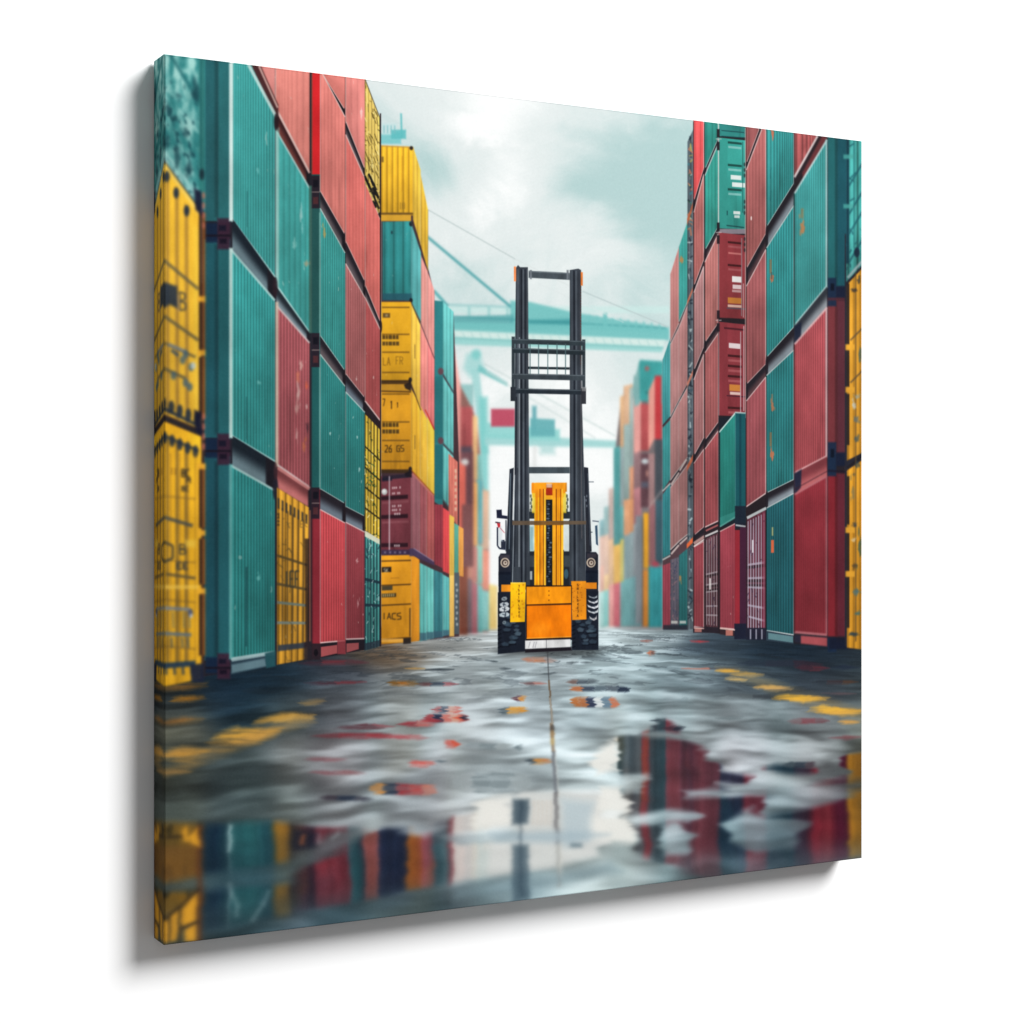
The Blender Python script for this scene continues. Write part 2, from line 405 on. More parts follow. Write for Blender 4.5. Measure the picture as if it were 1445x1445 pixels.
def paint_left_mid(L):
    D = (30, 26, 34)
    fill(L, [(538, 300), (583, 300), (604, 378), (612, 410), (613, 424), (640, 441), (648, 655), (648, 898), (538, 910)], (74, 52, 58), 1, .6)
    # fourth stack: teal front and side above, then red, yellow, teal
    k = reg('printed_container', 'tall teal container stack front, darker on its left half')
    fill(L, [(613, 424), (625, 425), (625, 716), (613, 708)], (46, 128, 132), 1, .8, k)
    for i, (ya, yb, ya2, yb2) in enumerate(((426, 526, 440, 552), (531, 624, 556, 640), (628, 704, 644, 722))):
        k2 = k if i == 1 else reg('printed_container', ('uppermost', '', 'lowest')[i] + ' light teal container of the teal stack')
        side(L, 625, 640, (ya, ya2), (yb, yb2), (100, 192, 188), k2, 3, .12, rail=0, post=0, spots=0)
        rect(L, 613, ya, 625, yb, (44 - 4 * i, 126 - 7 * i, 130 - 6 * i), 1, .8, k2)
        line(L, (625, yb + 1), (640, yb2 + 2), 1.6, (70, 110, 116), .9)
    for y in (524, 622): disc(L, 622, y, 4, 5, (108, 64, 74), .9, 1.2)
    side(L, 633, 646, (640, 652), (726, 742), (224, 120, 104), reg('printed_container', 'coral container with pale lettering beside the teal stack'), 3, .1, rail=0, post=0)
    text(L, 642, 664, 2.5, 8, 'I', (240, 190, 160), 1.5, .7)
    for q in range(7): rect(L, 641.5, 662 + q * 9, 644.5, 667 + q * 9, (242, 202, 168), .7, .8)
    strip(L, 613, 625, 712, 796, (158, 60, 72), 'crimson container beneath the teal stack', 0, 6)
    strip(L, 625, 634, 716, 806, (242, 78, 82), 'bright red container beneath the teal stack', 6, 4)
    strip(L, 634, 641, 726, 812, (248, 196, 80), 'narrow yellow container beyond the bright red one', 4, 2)
    strip(L, 641, 648, 738, 812, (90, 172, 150), 'narrow green container beyond the bright red one', 4, 2)
    strip(L, 647, 654, 742, 812, (238, 160, 74), 'narrow orange container beyond the bright red one', 4, 2)
    strip(L, 634, 641, 812, 898, (250, 196, 96), 'narrow pale yellow container at the foot of the left row', 0, 0)
    strip(L, 641, 648, 808, 895, (84, 96, 104), 'narrow slate container with white scrawl at the foot of the left row', 0, 0)
    for q in range(8): disc(L, 644 + (q % 2), 825 + q * 8, 1.5, 2.2, (200, 210, 210), .6, .8)
    k = reg('printed_container', 'teal container side at the foot of the fourth stack')
    for a, b, c in ((592, 602, (96, 186, 180)), (602, 612, (104, 196, 188)), (612, 625, (54, 124, 132)), (625, 634, (92, 180, 178))):
        ya = 794 + (a - 592) * .5
        side(L, a, b, (ya, ya + 5), (905 - (a - 592) * .22, 903 - (a - 592) * .22), c, k, 2, .1, rail=0, post=.8, spots=0)
        rect(L, a, 893 - (a - 592) * .12, b, 904 - (a - 592) * .2, (56, 84, 104), .7, 1.0)
    # pink sides behind the yellow and teal fronts
    k = reg('printed_container', 'salmon container side beside the upper teal front')
    side(L, 594, 603, (360, 382), (470, 492), (232, 150, 140), k, 2, .1, rail=0, post=.8, spots=0)
    side(L, 603, 613, (382, 410), (492, 516), (240, 152, 144), k, 2, .1, rail=0, post=.8, spots=0)
    k = reg('printed_container', 'pink container side beside the upper yellow front')
    side(L, 593, 603, (456, 478), (578, 592), (240, 138, 128), k, 2, .1, rail=0, post=.8, spots=0)
    side(L, 603, 613, (478, 502), (592, 606), (250, 130, 128), k, 2, .1, rail=0, post=.8, spots=0)
    line(L, (593, 455), (613, 506), 1.5, (80, 60, 66), .9)
    # top yellow
    k = reg('printed_container', 'yellow container on top of the third left stack')
    side(L, 583, 593.5, (207, 240), (310, 345), (246, 196, 62), k, 2, .14, rail=0, post=0)
    side(L, 593.5, 604, (246, 296), (345, 382), (244, 190, 54), k, 2, .14, rail=0, post=1)
    Q = [(537, 205), (583, 207), (583, 304), (537, 301)]
    quad(L, Q, panel_ink((240, 178, 36), 6, .24, spots=.1), k)
    rect(L, 537, 300, 580, 312, (226, 166, 44), 1, .7, k); rect(L, 537, 300, 583, 303, (90, 66, 30), .8, .7)
    line(L, (537, 206), (583, 208), 2, (190, 140, 60), .8)
    disc(L, 580.5, 209, 2.6, 3, D, .9); rect(L, 538, 221, 541.5, 229, (110, 82, 40), .8)
    text(L, 564, 286, 2.2, 9, 'III', (120, 90, 40), 1.1, .7); rect(L, 567, 220, 569, 270, (200, 140, 24), .6)
    # teal below
    k = reg('printed_container', 'teal container below the top yellow one in the third left stack')
    side(L, 580, 594, (314, 356), (428, 456), (88, 176, 176), k, 2, .1, rail=0, post=0)
    quad(L, [(540, 313), (580, 312), (580, 424), (540, 422)], panel_ink((46, 138, 138), 3, .18), k)
    rect(L, 540, 414, 581, 424, (38, 92, 106), .9, .8); disc(L, 580, 316, 2.6, 3.5, D, .9); disc(L, 580, 424, 2.4, 3.5, D, .9)
    disc(L, 553, 328, 1.2, 2.4, (30, 60, 70), .9)
    line(L, (580, 312), (593, 352), 1.6, (60, 80, 80), .8)
    # two lettered yellow containers
    for j, (y0, y1, s0, s1, e1) in enumerate(((426, 538, 428, 540, 580), (548, 664, 552, 664, 684))):
        k = reg('printed_container', ('upper', 'lower')[j] + ' lettered yellow container of the third left stack')
        if j == 0:
            side(L, 580, 593, (428, 458), (541, 578), (250, 198, 70), k, 2, .12, rail=0, post=0)
        else:
            side(L, 580, 593, (548, 572), (662, 680), (248, 184, 48), k, 2, .12, rail=0, post=.6)
            side(L, 593, 603, (572, 592), (680, 690), (250, 192, 60), k, 1, .05, rail=0, post=.8)
            side(L, 603, 613, (588, 608), (690, 698), (252, 206, 66), k, 1, .05, rail=0, post=.8)
            line(L, (600, 578), (613, 606), 1.8, (214, 40, 34), .9)
        Q = [(538, y0), (580, y0), (580, y1), (538, y1)]
        quad(L, Q, panel_ink((240 - 14 * j, 172 - 18 * j, 28), 1, 0, wear=.14, bottom=.9), k)
        H = y1 - y0
        for t in (.06, .40, .625, .88): ink(L, Q, .03, t, .95, t + .018, (120, 84, 26), .85)
        ink(L, Q, .0, .985, 1.0, 1.03, (70, 48, 24), .9)
        ink(L, Q, .04, .42, .58, .47, (70, 52, 26), .85); ink(L, Q, .04, .50, .60, .55, (74, 56, 30), .85)
        for g in (.13, .22, .36, .47): ink(L, Q, g, .41, g + .03, .56, (226, 166, 36), .7)
        if j == 0:
            ink(L, Q, .05, .14, .30, .20, (96, 74, 40), .9); ink(L, Q, .14, .155, .22, .185, (170, 150, 110), .8)
            text(L, 541, y0 + H * .70, 4, 11, 'LA', (140, 98, 22), 1.4, .9); text(L, 559, y0 + H * .69, 4, 11, 'FR', (150, 108, 26), 1.4, .9)
        else:
            text(L, 540, y0 + 15, 3.2, 10, '7', (80, 56, 20), 1.6, .9); text(L, 551, y0 + 18, 3.0, 11, '1', (70, 50, 20), 1.9, .9); text(L, 560, y0 + 20, 2.4, 7, '1', (80, 56, 20), 1.5, .9)
            text(L, 543, y0 + H * .69, 4.2, 10, '26', (60, 44, 20), 1.5, .9); text(L, 560, y0 + H * .69, 4.2, 9, 'GS', (66, 48, 22), 1.5, .9)
        line(L, (585.5, y0 + 60 + 6 * j), (585.5, y0 + 80 + 6 * j), 2, (150, 116, 50), .8)
        disc(L, 579, y1 - 2, 2.5, 3.5, D, .9)
    line(L, (580, 426), (594, 455), 1.5, (90, 70, 40), .9)
    rect(L, 538, 540, 579, 552, (206, 146, 36), 1, .8); line(L, (538, 541), (580, 541), 2, (60, 40, 24), .95); line(L, (538, 552), (580, 553), 2.0, (70, 46, 24), .9)
    fill(L, [(570, 543), (580, 538), (580, 552), (572, 548)], (36, 28, 30), .9, .8)
    line(L, (580, 541), (594, 579), 1.6, (80, 56, 36), .9)
    line(L, (580, 663), (613, 699), 2.2, (170, 84, 34), .9)
    # maroon with door gear
    k = reg('printed_container', 'maroon container with locking bars and white lettering')
    for a, b, c in ((580, 592, (158, 96, 104)), (592, 602, (164, 86, 92)), (602, 613, (186, 92, 90))):
        side(L, a, b, (666 + (a - 580), 668 + (b - 580)), (780 + (a - 580) * .5, 781 + (b - 580) * .5), c, k, 2, .1, rail=0, post=.9, spots=0)
    line(L, (582, 668), (612, 700), 3, (206, 120, 108), .8)
    Q = [(537, 672), (580, 668), (580, 782), (537, 782)]
    quad(L, Q, panel_ink((118, 54, 64), 1, 0, wear=.2, spots=.05), k)
    for t in (.26, .50, .86): ink(L, Q, .02, t, .9, t + .05, (44, 22, 32), .9)
    for t in (.33, .58): ink(L, Q, .05, t, .92, t + .03, (146, 82, 90), .6)
    ink(L, Q, .05, 0, .95, .05, (40, 36, 52), .9); ink(L, Q, 0.05, .03, .38, .07, (30, 32, 52), .8)
    for t, w in ((.15, .30), (.22, .28), (.38, .32), (.43, .3), (.48, .36), (.88, .34)):
        for g in range(5):
            if (g * 7 + int(t * 100)) % 4: ink(L, Q, .38 + g * w / 5, t, .38 + (g + .7) * w / 5, t + .026, (226, 208, 208), .8)
    line(L, (549.5, 672), (549.5, 778), 2.0, (190, 170, 176), .95); disc(L, 542.5, 694, 4.2, 4.5, (190, 196, 192), 1); disc(L, 542, 693, 2.4, 2.4, (238, 240, 238), 1)
    fill(L, [(571, 668), (581, 663), (581, 674), (572, 672)], (30, 24, 34), .9)
    # bottom yellow
    k = reg('printed_container', 'amber yellow container at the foot of the third left stack')
    side(L, 580, 592, (781, 790), (906, 904), (238, 150, 30), k, 1, .0, rail=0, post=1.2)
    Q = [(538, 784), (580, 783), (580, 906), (538, 909)]
    quad(L, Q, panel_ink((222, 146, 24), 1, 0, wear=.16, spots=.05), k)
    for t in (.055, .33, .555, .94): ink(L, Q, 0, t, 1.0, t + .016, (84, 56, 22), .9)
    ink(L, Q, .02, .13, .34, .19, (32, 28, 28), .95); text(L, 542, 784 + 18, 2.6, 5, 'SK', (210, 200, 170), .9, .8)
    ink(L, Q, .02, .345, .38, .395, (60, 60, 52), .9); ink(L, Q, .02, .43, .50, .475, (50, 44, 30), .9)
    for g in range(6): ink(L, Q, .05 + g * .07, .435, .09 + g * .07, .468, (220, 196, 130), .7)
    text(L, 539.5, 784 + 81, 5.2, 9, 'IACS', (70, 50, 22), 1.6, .95)
    ink(L, Q, .32, .255, .6, .262, (150, 96, 24), .8); line(L, (578.5, 858), (578.5, 898), 2.5, (70, 50, 30), .8)
    fill(L, [(569, 901), (580, 900), (580, 908), (569, 909)], (40, 34, 34), .95); rect(L, 538, 901, 569, 906, (240, 176, 80), .7)
    fill(L, [(538, 773), (580, 776), (592, 790), (614, 800), (614, 794), (592, 782), (580, 774), (580, 783), (538, 784)], (56, 44, 80), .0, .8)
    rect(L, 538, 776, 579, 783, (58, 46, 76), .95, .8); fill(L, [(578, 774), (584, 774), (613, 793), (613, 798), (584, 785), (578, 785)], (70, 58, 92), .9, .8)
    line(L, (584, 774), (612, 792), 1.6, (150, 140, 170), .7)
    for q in range(5): rect(L, 542 + q * 7, 778, 545 + q * 7, 781, (140, 130, 150), .6)

def scrawl(L, Q, col, n, seed, w=1.3, a=.8, smax=.5):
    rs = np.random.RandomState(seed)
    for _ in range(n):
        s, t = rs.rand(2); ds, dt = (rs.rand(2) - .5) * (smax, .08)
        def m(s, t):
            s = min(1, max(0, s)); t = min(1, max(0, t))
            tx = Q[0][0] * (1 - s) + Q[1][0] * s; ty = Q[0][1] * (1 - s) + Q[1][1] * s
            bx = Q[3][0] * (1 - s) + Q[2][0] * s; by = Q[3][1] * (1 - s) + Q[2][1] * s
            return (tx * (1 - t) + bx * t, ty * (1 - t) + by * t)
        line(L, m(s, t), m(s + ds, t + dt), w * (.6 + .8 * rs.rand()), col, a, .6)

def gap_band(L, xl, xr, up, lo, steel, cast=0.8, dark=(38, 34, 42)):
    """recess between two stacked containers: shadowed rail, corner casting at its far end"""
    def fn(s, t, ds):
        k = sstep(.25, .85, t)[..., None]
        k2 = sstep(cast - .06, cast + .02, s)[..., None]
        c = C(dark) * (1 - k) + C(steel) * k
        return c * (1 - k2) + C((30, 28, 36)) * k2
    quad(L, [(xl, up[0]), (xr, up[1]), (xr, lo[1]), (xl, lo[0])], fn)

def paint_block_b(L):
    fill(L, [(438, 90), (514, 100), (516, 112), (537, 168), (538, 912), (438, 928)], (44, 34, 40), 1, .5, None)
    W = (236, 228, 222)
    # post strip between the blocks
    k = reg('printed_container', 'coral red container end seen edge on, high in the left row')
    rect(L, 435, 102, 441, 262, (226, 104, 72), 1, .6, k); rect(L, 441, 102, 452, 248, (232, 34, 40), 1, .6, k)
    k = reg('printed_container', 'dark green container end seen edge on in the left row')
    rect(L, 438, 246, 452, 470, (34, 86, 84), 1, .6, k); rect(L, 438, 470, 452, 690, (30, 92, 92), 1, .6, k)
    line(L, (439, 270), (439, 690), 2, (70, 120, 110), .7); line(L, (451, 300), (451, 690), 1.6, (96, 160, 150), .8)
    k = reg('printed_container', 'dark red container end seen edge on at ground level of the left row')
    rect(L, 438, 690, 452, 926, (142, 40, 52), 1, .6, k); rect(L, 438, 720, 442, 912, (100, 30, 40), .8, .8)
    for y0, y1 in ((248, 294), (470, 518), (688, 732)):
        rect(L, 439, y0, 451, y1, (42, 30, 42), .95, .8); rect(L, 442, y0 + 6, 449, y0 + 16, (18, 18, 30), .9, .8); rect(L, 442, y1 - 16, 449, y1 - 6, (86, 44, 48), .9, .8)
        line(L, (439, (y0 + y1) / 2), (451, (y0 + y1) / 2), 1.6, (170, 150, 140), .6)
    rect(L, 434, 908, 452, 931, (44, 32, 40), .95, .8); disc(L, 446, 921, 3, 5, (18, 16, 24), .9)
    # columns: (xl, xr, [(top, bottom, colour, label, n, band)])
    cols = [
        (452, 487, [((96, 100), (100, 156), PINK, 'uppermost salmon container of the second left stack', 3),
                    ((98, 165), (270, 332), PINK, 'salmon container with a dark seam high in the second left stack', 7),
                    ((294, 357), (474, 524), TEAL, 'teal container with an orange mark in the second left stack', 11),
                    ((500, 545), (690, 711), TEALM, 'dark teal container in the middle of the second left stack', 12),
                    ((719, 738), (907, 904), RED, 'red ribbed container at the foot of the second left stack', 10)]),
        (488, 515, [((96, 106), (172, 240), (236, 136, 128), 'pale salmon container beside the yellow scrawled one', 3),
                    ((190, 252), (341, 398), PINK2, 'pink container above the faded red ones', 6),
                    ((372, 420), (528, 562), (176, 100, 100), 'faded brownish red ribbed container', 9),
                    ((553, 582), (715, 729), TEALM, 'dark teal container flecked with white', 9),
                    ((737, 751), (902, 901), (146, 60, 68), 'dark crimson ribbed container flecked with white', 10)]),
        (515.5, 537, [((256, 310), (403, 456), PINK2, 'narrow pink container under the yellow scrawled one', 4),
                    ((420, 466), (566, 594), (182, 84, 84), 'narrow faded red container above the yellow lattice', 5)]),
    ]
    for xl, xr, cells in cols:
        prev = None
        for top, bot, col, lab, n in cells:
            k = reg('printed_container', lab)
            if prev is not None:
                gap_band(L, xl, xr, prev, top, (96, 86, 90) if prev[0] < 480 else (104, 116, 128), .9)
                disc(L, xr, (prev[1] + top[1]) / 2, 2.4, (top[1] - prev[1]) / 2 + 4, (34, 26, 32), .85, .8)
            side(L, xl, xr, top, bot, col, k, n, .06 if n < 6 or col[0] > 215 else .22, rail=2.0, light=W, lk=.74, post=1.4, spots=.5 if n > 8 else .3)
            prev = bot
    # ground recesses
    for xl, xr, a, b, c in ((452, 487, (909, 906), (928, 923), (176, 82, 84)), (488, 515, (904, 903), (922, 917), (160, 78, 80))):
        fill(L, [(xl, a[0]), (xr, a[1]), (xr, b[1]), (xl, b[0])], (34, 28, 36), 1, .6)
        fill(L, [(xl + 1, a[0] + 4), (xl + (xr - xl) * .68, a[1] + 4), (xl + (xr - xl) * .68, b[1] - 1), (xl + 1, b[0] - 1)], c, .95, .6)
    rect(L, 476, 902, 488, 923, (158, 58, 66), .8, .8)
    # scuffs and marks
    for x, y, rx, ry, c in ((458, 330, 2.2, 9, (222, 160, 70)), (466, 612, 1.2, 2.4, (210, 224, 216)), (504, 617, 1, 2, (220, 230, 224)), (507, 662, 1.2, 3, (225, 235, 230)),
                            (503, 535, .9, 2, (230, 220, 214)), (527, 533, 1, 2, (238, 220, 210)), (504, 792, 2, 3, (205, 170, 170)), (505, 852, 1.2, 6, (190, 150, 150)), (510, 160, 2, 9, (250, 214, 205))):
        smudge(L, x, y, rx, ry, c, .8, .8)
    # yellow scrawled end on top, lattices at the bottom
    k = reg('printed_container', 'yellow container covered in black scrawl at the top of the left row')
    Q = [(515, 110), (536, 166), (537, 308), (515, 258)]
    quad(L, Q, panel_ink((232, 198, 96), 5, .2, wear=.2), k)
    scrawl(L, Q, (84, 70, 30), 70, 3, 1.2, .75); scrawl(L, Q, (250, 232, 150), 40, 4, 1.4, .6)
    scrawl(L, [(515, 232), (537, 280), (537, 308), (515, 256)], (26, 26, 26), 26, 6, 3.0, .85, .8)
    line(L, (515, 112), (536, 166), 1.6, (90, 84, 70), .8); line(L, (536, 166), (537, 305), 1.6, (60, 56, 40), .8)
    k = reg('printed_container', 'yellow container behind a dark lattice in the left row')
    Q = [(515, 584), (537, 607), (536, 762), (515, 748)]
    quad(L, Q, panel_ink((230, 190, 60), 4, .2, wear=.2), k)
    for g in range(6): ink(L, Q, g / 5.0 - .03, 0, g / 5.0 + .03, 1, (56, 50, 26), .9)
    for t in (.27, .45, .62, .80): ink(L, Q, 0, t, 1, t + .018, (48, 44, 26), .9)
    scrawl(L, Q, (44, 60, 30), 40, 8, 1.3, .8, .4); scrawl(L, Q, (250, 240, 170), 22, 9, 1.3, .7, .3)
    scrawl(L, [(517, 650), (533, 660), (533, 690), (517, 682)], (40, 96, 60), 14, 12, 1.6, .8, .8)
    k = reg('printed_container', 'green container behind a dark lattice at the foot of the left row')
    Q = [(515, 752), (536, 764), (536, 912), (515, 918)]
    quad(L, Q, panel_ink((66, 142, 136), 4, .2, wear=.2), k)
    for g in range(6): ink(L, Q, g / 5.0 - .035, 0, g / 5.0 + .035, 1, (24, 44, 56), .9)
    for t in (.38, .60): ink(L, Q, 0, t, 1, t + .025, (28, 50, 62), .9)
    scrawl(L, Q, (190, 220, 216), 34, 10, 1.2, .7, .25); scrawl(L, Q, (26, 50, 66), 30, 14, 1.3, .7, .3)
    ink(L, Q, 0, -.02, 1, .03, (214, 214, 186), .9); ink(L, Q, 0, .94, 1, 1, (40, 48, 60), .8)
    line(L, (537, 160), (537, 912), 2.2, (44, 30, 34), .9)

def paint_block_a(L):
    fill(L, [(286, 80), (440, 98), (440, 930), (286, 955)], (36, 34, 44), 1, .5, None)
    W = (218, 230, 226)
    cA = [((60, 110), (308, 392), (62, 164, 160), 'large teal container at the top of the nearest left stack', 17),
          ((352, 424), (615, 652), (52, 150, 147), 'large teal container in the middle of the nearest left stack', 15),
          ((657, 692), (930, 921), (42, 128, 126), 'large teal container at the foot of the nearest left stack', 15)]
    ka = []
    for (top, bot, col, lab, n) in cA:
        ka.append(reg('printed_container', lab))
    # end faces that look toward the viewer (posts)
    ends = [(74, 306, (36, 96, 102), (40, 108, 112)), (346, 612, (30, 88, 98), (34, 98, 104)), (652, 926, (28, 80, 92), (32, 94, 102))]
    for k, (y0, y1, c, d) in zip(ka, ends):
        rect(L, 287, y0 - 8, 307, y1 + 6, c, 1, 1.0, k); rect(L, 307, y0 - 8, 325, y1 + 8, d, 1, 1.5, k)
        rect(L, 303, y0, 308, y1, mul(c, .75), .8, 2.5)
        rect(L, 287, y0 - 8, 290, y1 + 6, mul(d, 1.25), .6, 1.2)
    for (y, hh) in ((330, 22), (634, 22), (940, 18)):
        rect(L, 290, y - hh * .7, 308, y + hh * .55, (18, 38, 66), .95, 2); rect(L, 307, y - hh, 325, y + hh, (60, 34, 54), .92, 2)
        rect(L, 309, y - hh * .55, 319, y - hh * .2, (20, 20, 40), .9, 1.6); rect(L, 310, y + hh * .3, 320, y + hh * .62, (22, 16, 34), .9, 1.6)
        rect(L, 289, y + 1, 326, y + 4, (24, 18, 32), .9, 1.2)
    for i, (k, (top, bot, col, lab, n)) in enumerate(zip(ka, cA)):
        if i: gap_band(L, 328, 388, cA[i - 1][1], top, (104, 126, 134), .80, (26, 36, 46))
        side(L, 326, 388, top, bot, col, k, n, .26, rail=4.4, light=W, lk=.66, post=0, right=.94, left=1.05)
    rect(L, 323.5, 84, 329, 312, (212, 234, 228), .95, 1.4); rect(L, 323.5, 350, 328.5, 618, (190, 222, 214), .9, 1.4); rect(L, 323.5, 655, 328, 930, (96, 172, 168), .85, 1.6)
    fill(L, [(326, 932), (388, 922), (388, 938), (326, 952)], (40, 62, 76), 1, .8)
    fill(L, [(327, 938), (374, 929), (376, 940), (327, 950)], (96, 126, 136), .95, 1.6)
    line(L, (327, 931), (387, 921), 6, (150, 176, 180), .8)
    fill(L, [(374, 922), (389, 918), (389, 940), (376, 943)], (34, 84, 92), .95, 1.2)
    # second column
    cB = [((186, 266), (404, 470), (62, 160, 155), 'second large teal container near the top of the nearest left stack', 6),
          ((432, 484), (656, 688), (166, 84, 90), 'dull red ribbed container with scuffs in the nearest left stack', 11)]
    prev = (150, 246)
    for i, (top, bot, col, lab, n) in enumerate(cB):
        k = reg('printed_container', lab)
        gap_band(L, 390, 437, prev, top, (120, 62, 56) if i == 0 else (124, 142, 150), .86, (60, 30, 32) if i == 0 else (36, 44, 52))
        side(L, 391, 437, top, bot, col, k, n, .10 if i == 0 else .26, rail=3.6, light=W, lk=.66, post=2.4, spots=.3)
        if i == 0:
            fill(L, [(436, 262), (440, 262), (440, 470), (436, 470)], (62, 110, 98), .9, .8)
        prev = bot
    rect(L, 388.5, 180, 394, 404, (150, 206, 196), .8, 1.2); rect(L, 388.5, 426, 393, 660, (206, 186, 164), .8, 1.2)
    for x, y, rx, ry, c in ((425, 302, 2, 14, (200, 224, 220)), (415, 346, 2.5, 9, (150, 210, 200)), (433, 372, 2.5, 5, (200, 150, 110)), (364, 240, 2, 4, (120, 200, 195)),
                            (420, 532, 3.5, 9, (214, 120, 90)), (421, 552, 2.6, 16, (206, 176, 166)), (425, 516, 2.4, 8, (220, 190, 176)), (419, 575, 2.6, 10, (196, 160, 150)),
                            (429, 630, 3, 7, (206, 116, 60)), (434, 602, 2.0, 6, (40, 30, 40)), (419, 612, 1.6, 8, (206, 176, 166)), (433, 574, 1.2, 3, (230, 210, 200)), (433, 545, 2, 6, (226, 96, 60)), (365, 540, 2.4, 3, (130, 206, 200)), (365, 815, 2.6, 5, (120, 196, 190))):
        smudge(L, x, y, rx, ry, c, .75, 1.4)
    gap_band(L, 391, 437, (658, 690), (688, 716), (196, 110, 108), .97, (120, 60, 62))
    line(L, (392, 660), (437, 690), 5, (206, 130, 126), .8)
    # salmon on top
    k = reg('printed_container', 'salmon container at the very top of the nearest left stack')
    side(L, 358, 388, (82, 84), (94, 150), (232, 140, 132), k, 4, .08, rail=4, lk=.8, post=0)
    k = reg('printed_container', 'large salmon container near the top of the nearest left stack')
    side(L, 389, 437, (88, 94), (152, 244), (236, 136, 124), k, 9, .07, rail=3.6, lk=.6, post=2, wear=.07)
    fill(L, [(352, 86), (366, 88), (393, 148), (393, 186), (388, 164)], (70, 34, 36), .95, 1.2)
    line(L, (349, 88), (390, 165), 5, (190, 222, 216), .9, 1.2); line(L, (364, 90), (392, 152), 3, (226, 190, 178), .8, 1)
    disc(L, 390, 172, 3.5, 12, (40, 24, 30), .9, 1.5); disc(L, 388.5, 405, 3.5, 14, (44, 30, 38), .9, 1.5); disc(L, 389, 690, 4, 16, (36, 34, 46), .9, 1.5)
    disc(L, 389, 665, 2.6, 12, (70, 40, 46), .8, 1.5)
    # yellow lattice at the foot
    k = reg('printed_container', 'yellow container behind grey bars at the foot of the nearest left stack')
    Q = [(391, 688), (436, 716), (434, 930), (391, 938)]
    quad(L, Q, panel_ink((204, 144, 40), 5, .34, wear=.16), k)
    for g in range(1, 6): ink(L, Q, g / 6.0 - .02, .1, g / 6.0 + .03, .9, (92, 70, 36), .8, .9)
    for t in (.02,): 
        for g in range(8): ink(L, Q, .02 + g * .125, .055, .08 + g * .125, .115, (44, 46, 52), .9, 1)
    for t, c in ((.375, (90, 72, 40)), (.535, (84, 70, 44)), (.64, (104, 122, 120)), (.755, (110, 128, 128))): ink(L, Q, 0, t, .96, t + .016, c, .9, .9)
    ink(L, Q, .02, .89, .98, .925, (44, 56, 74), .9, 1.2); scrawl(L, Q, (84, 70, 40), 26, 31, 1.6, .5, .3)
    text(L, 402, 806, 5.5, 22, 'IEF', (70, 64, 48), 3.2, .85); text(L, 392, 725, 3, 4.5, 'I', (50, 44, 30), 1.5)
    for q in range(4): rect(L, 391.5, 724 + q * 5, 394.5, 727 + q * 5, (60, 50, 36), .8)
    text(L, 424, 735, 4, 9, 'EK', (130, 96, 40), 1.6, .7)
    fill(L, [(430, 760), (438, 760), (436, 912), (431, 912)], (40, 28, 30), .8, 1); line(L, (437.5, 720), (437.5, 905), 1.6, (226, 130, 90), .7)
    rect(L, 429, 906, 440, 932, (42, 34, 42), .9, 1.2)
    for x in (348, 349): line(L, (348, 800), (347.5, 912), 2.4, (22, 70, 76), .45, 1)
    line(L, (349, 270), (349, 320), 1.6, (30, 90, 94), .5); line(L, (348, 560), (348, 620), 1.6, (26, 84, 88), .6)

